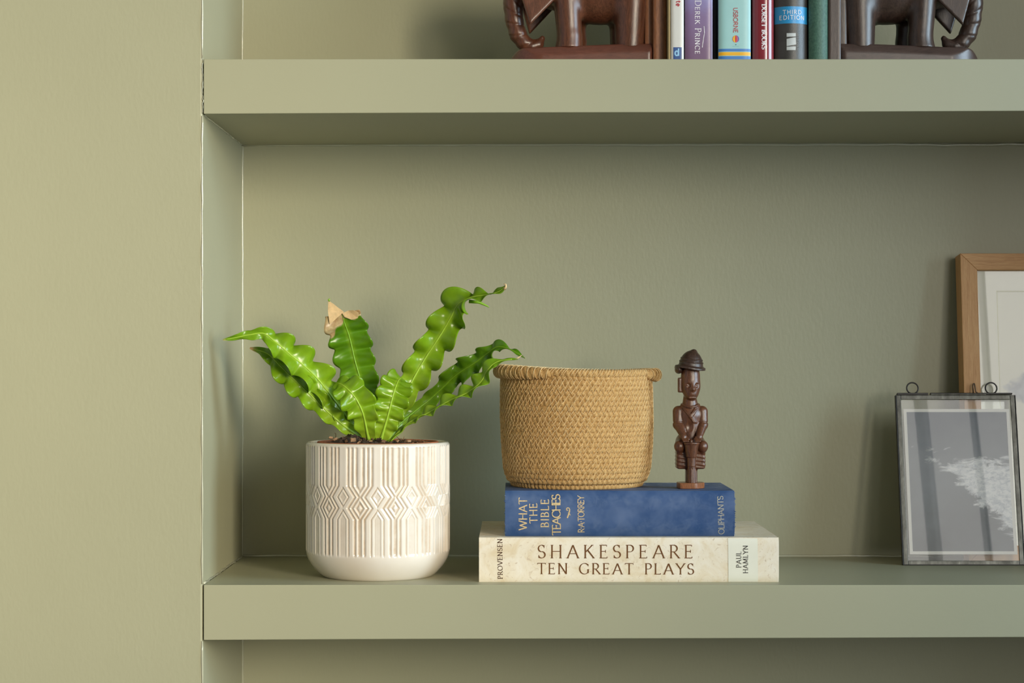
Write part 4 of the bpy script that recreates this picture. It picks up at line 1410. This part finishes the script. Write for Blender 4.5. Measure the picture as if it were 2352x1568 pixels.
def mount(inset, y, th):
    a, b, c, d = inset, WO - inset, inset, Hh - inset
    m_ = MB()
    m_.box((x0, y, z0), (a, y + th, z1)); m_.box((b, y, z0), (x1, y + th, z1)); m_.box((a, y, z0), (b, y + th, c)); m_.box((a, y, d), (b, y + th, z1))
    return m_
mount(wi, .0075, .0016).obj('mount', MATB, oak, local=True)
bv = MB()
a, b, c, d = wi, WO - wi, wi, Hh - wi
a2, b2_, c2, d2 = wi + .0014, WO - wi - .0014, wi + .0014, Hh - wi - .0014
bv.add([(a, .0075, c), (b, .0075, c), (b, .0075, d), (a, .0075, d), (a2, .0091, c2), (b2_, .0091, c2), (b2_, .0091, d2), (a2, .0091, d2)], [(0, 1, 5, 4), (1, 2, 6, 5), (2, 3, 7, 6), (3, 0, 4, 7)])
bv.obj('mount_bevel', MATC, oak, local=True)
t = NT('watercolour_print')
tcx = t.sep(t.coord())
n1 = t.noise(24, 5, .65, dist=1.0)
d0 = t.n('ShaderNodeVectorMath', _operation='DISTANCE'); t.l(t.coord((1, 0, 1.6)), d0.inputs[0]); d0.inputs[1].default_value = (.083, 0, .322)
inner_ = t.math('SUBTRACT', t.math('ADD', t.math('MULTIPLY', n1, .040), .012), d0.outputs['Value'])
msk = t.ramp(inner_, [(.0, (0, 0, 0)), (.006, (1, 1, 1))])
t.base(t.mix(msk, srgb(222, 220, 202), t.ramp(t.noise(60, 4), [(.3, srgb(128, 134, 142)), (.7, srgb(182, 188, 190))])))
t.set(Roughness=.7)
MB().box((x0, .0095, z0), (x1, .0102, z1)).obj('print', t.m, oak, local=True)['label'] = 'pale print with a soft grey watercolour patch'
MB().box((x0, .0190, z0), (x1, .0215, z1)).obj('back_board', plain('hardboard', (.16, .10, .06), .8), oak, local=True)
MB().add([(x0, .0055, z0), (x1, .0055, z0), (x1, .0055, z1), (x0, .0055, z1)], [(0, 1, 2, 3)]).obj('glass', GLASS, oak, local=True)

# --- small metal frame of two glass panes
mfy0, mfy1 = .1865, .2285
Wm, Hm, tm_ = .1365, .1965, .0045
tilt2 = math.asin((mfy1 - mfy0) / Hm)
mx_ = W(2076, 1290, mfy0).x
mf = thing('metal_picture_frame', 'small dark metal and glass frame holding a grey photograph, in front of the oak one', 'picture frame', (mx_, mfy0, zt2 + .0004), (-tilt2, 0, math.radians(0)))
t = NT('tarnished_zinc')
nn_ = t.noise(90, 5, .7, t.coord((1, 1, .4)))
t.base(t.ramp(nn_, [(.3, srgb(66, 65, 60)), (.55, srgb(104, 103, 96)), (.75, srgb(140, 139, 132))]))
t.set(Metallic=.75, Roughness=.42); t.bump(t.noise(200, 4), .3, .0006)
ZINC = t.m
DZ = plain('dark_metal', (.045, .042, .040), .38, .5, .2, metal=.7)
bw = .0052
def bar(lo, hi, mat=ZINC, name='frame_bar'):
    o = MB().box(lo, hi).obj(name, mat, mf, local=True); bevel(o, .0005, 2); return o
bar((0, 0, 0), (bw, .0012, Hm)); bar((Wm - bw, 0, 0), (Wm, .0012, Hm))
bar((bw, 0, 0), (Wm - bw, .0012, bw)); bar((bw, 0, Hm - bw), (Wm - bw, .0012, Hm))
bar((-.0012, -.0001, 0), (0.0, tm_ + .001, Hm), DZ, 'side_channel'); bar((Wm, -.0001, 0), (Wm + .0012, tm_ + .001, Hm), DZ, 'side_channel')
bar((-.0012, -.0001, -.0001), (Wm + .0012, tm_ + .001, .0012), DZ, 'side_channel')
# hinged top lid strips
bar((.001, -.0003, Hm + .0002), (.037, tm_ + .001, Hm + .0026), DZ, 'top_strip')
bar((.0395, -.0006, Hm + .0002), (.104, .0012, Hm + .0018), ZINC, 'top_strip')
bar((.0395, .0012, Hm + .0010), (Wm - .002, tm_ + .001, Hm + .0030), DZ, 'top_strip')
for xx in (.0195, .1105):
    q = [(xx + .0066 * math.cos(2 * PI * k / 28 ), .0025, Hm + .0085 + .0066 * math.sin(2 * PI * k / 28)) for k in range(28)]
    MB().tube(q, .00085, 8, closed=True).obj('hanging_ring', DZ, mf, True, local=True)
px_ = .0905
q = [(px_ - .0012, .001, Hm + .001), (px_ - .0012, .001, Hm + .011), (px_ - .0006, .001, Hm + .0138), (px_ + .0004, .001, Hm + .0138), (px_ + .0010, .001, Hm + .011), (px_ + .0018, .001, Hm + .004), (px_ + .0046, .001, Hm + .0018)]
MB().tube(q, .0008, 8).obj('hinge_pin', plain('bronze_wire', (.12, .08, .05), .35, .5, .1, metal=.6), mf, True, local=True)
MB().add([(bw*.5, .0014, bw*.5), (Wm-bw*.5, .0014, bw*.5), (Wm-bw*.5, .0014, Hm-bw*.5), (bw*.5, .0014, Hm-bw*.5)], [(0, 1, 2, 3)]).obj('glass', GLASSM, mf, local=True)
MB().add([(bw*.5, .0036, bw*.5), (Wm-bw*.5, .0036, bw*.5), (Wm-bw*.5, .0036, Hm-bw*.5), (bw*.5, .0036, Hm-bw*.5)], [(0, 1, 2, 3)]).obj('back_glass', GLASSB, mf, local=True)
px0, px1, pz0, pz1 = .0078, .1300, .0125, .1805
MB().box((px0, .0022, pz0), (px1, .0025, pz1)).obj('photo_paper', plain('photo_paper', srgb(236, 236, 232), .5, .3, .01), mf, local=True)
t = NT('grey_seascape_photo')
so_ = t.sep(t.coord())
n1 = t.noise(1.0, 6, .68, t.coord((30, 30, 75)), dist=.9)
n2 = t.noise(1.0, 5, .75, t.coord((160, 160, 260)), dist=.5)
n3 = t.noise(14, 4, .6)
sky = t.ramp(t.math('ADD', t.math('MULTIPLY', so_[2], 3.0), t.math('MULTIPLY', n3, .55)), [(.30, srgb(104, 109, 114)), (.60, srgb(132, 140, 148)), (.85, srgb(98, 108, 122))])
# white surf: a wedge spreading right and down from the middle of the print
zc_ = t.math('ADD', .118, t.math('MULTIPLY', t.math('SUBTRACT', so_[0], .052), -.36))
dz_ = t.math('ABSOLUTE', t.math('SUBTRACT', so_[2], t.math('SUBTRACT', zc_, t.math('MULTIPLY', t.math('SUBTRACT', so_[0], .03), .14))))
hw_ = t.math('MULTIPLY', t.math('SUBTRACT', so_[0], .020), .46)
wedge = t.math('MULTIPLY', t.math('SUBTRACT', hw_, dz_), 26.0)
fld = t.math('ADD', wedge, t.math('MULTIPLY', t.math('SUBTRACT', n1, .50), 2.4))
surf = t.ramp(fld, [(.12, (0, 0, 0)), (.42, (1, 1, 1))])
foam = t.ramp(n2, [(.35, srgb(196, 202, 210)), (.60, srgb(242, 244, 246))])
t.base(t.mix(surf, sky, foam))
t.set(Roughness=.45, Specular_IOR_Level=.3)
b_ = .0036
MB().add([(px0 + b_, .0021, pz0 + b_), (px1 - b_, .0021, pz0 + b_), (px1 - b_, .0021, pz1 - b_), (px0 + b_, .0021, pz1 - b_)], [(0, 1, 2, 3)]).obj('photo_print', t.m, mf, local=True)['label'] = 'grey photograph with white surf'
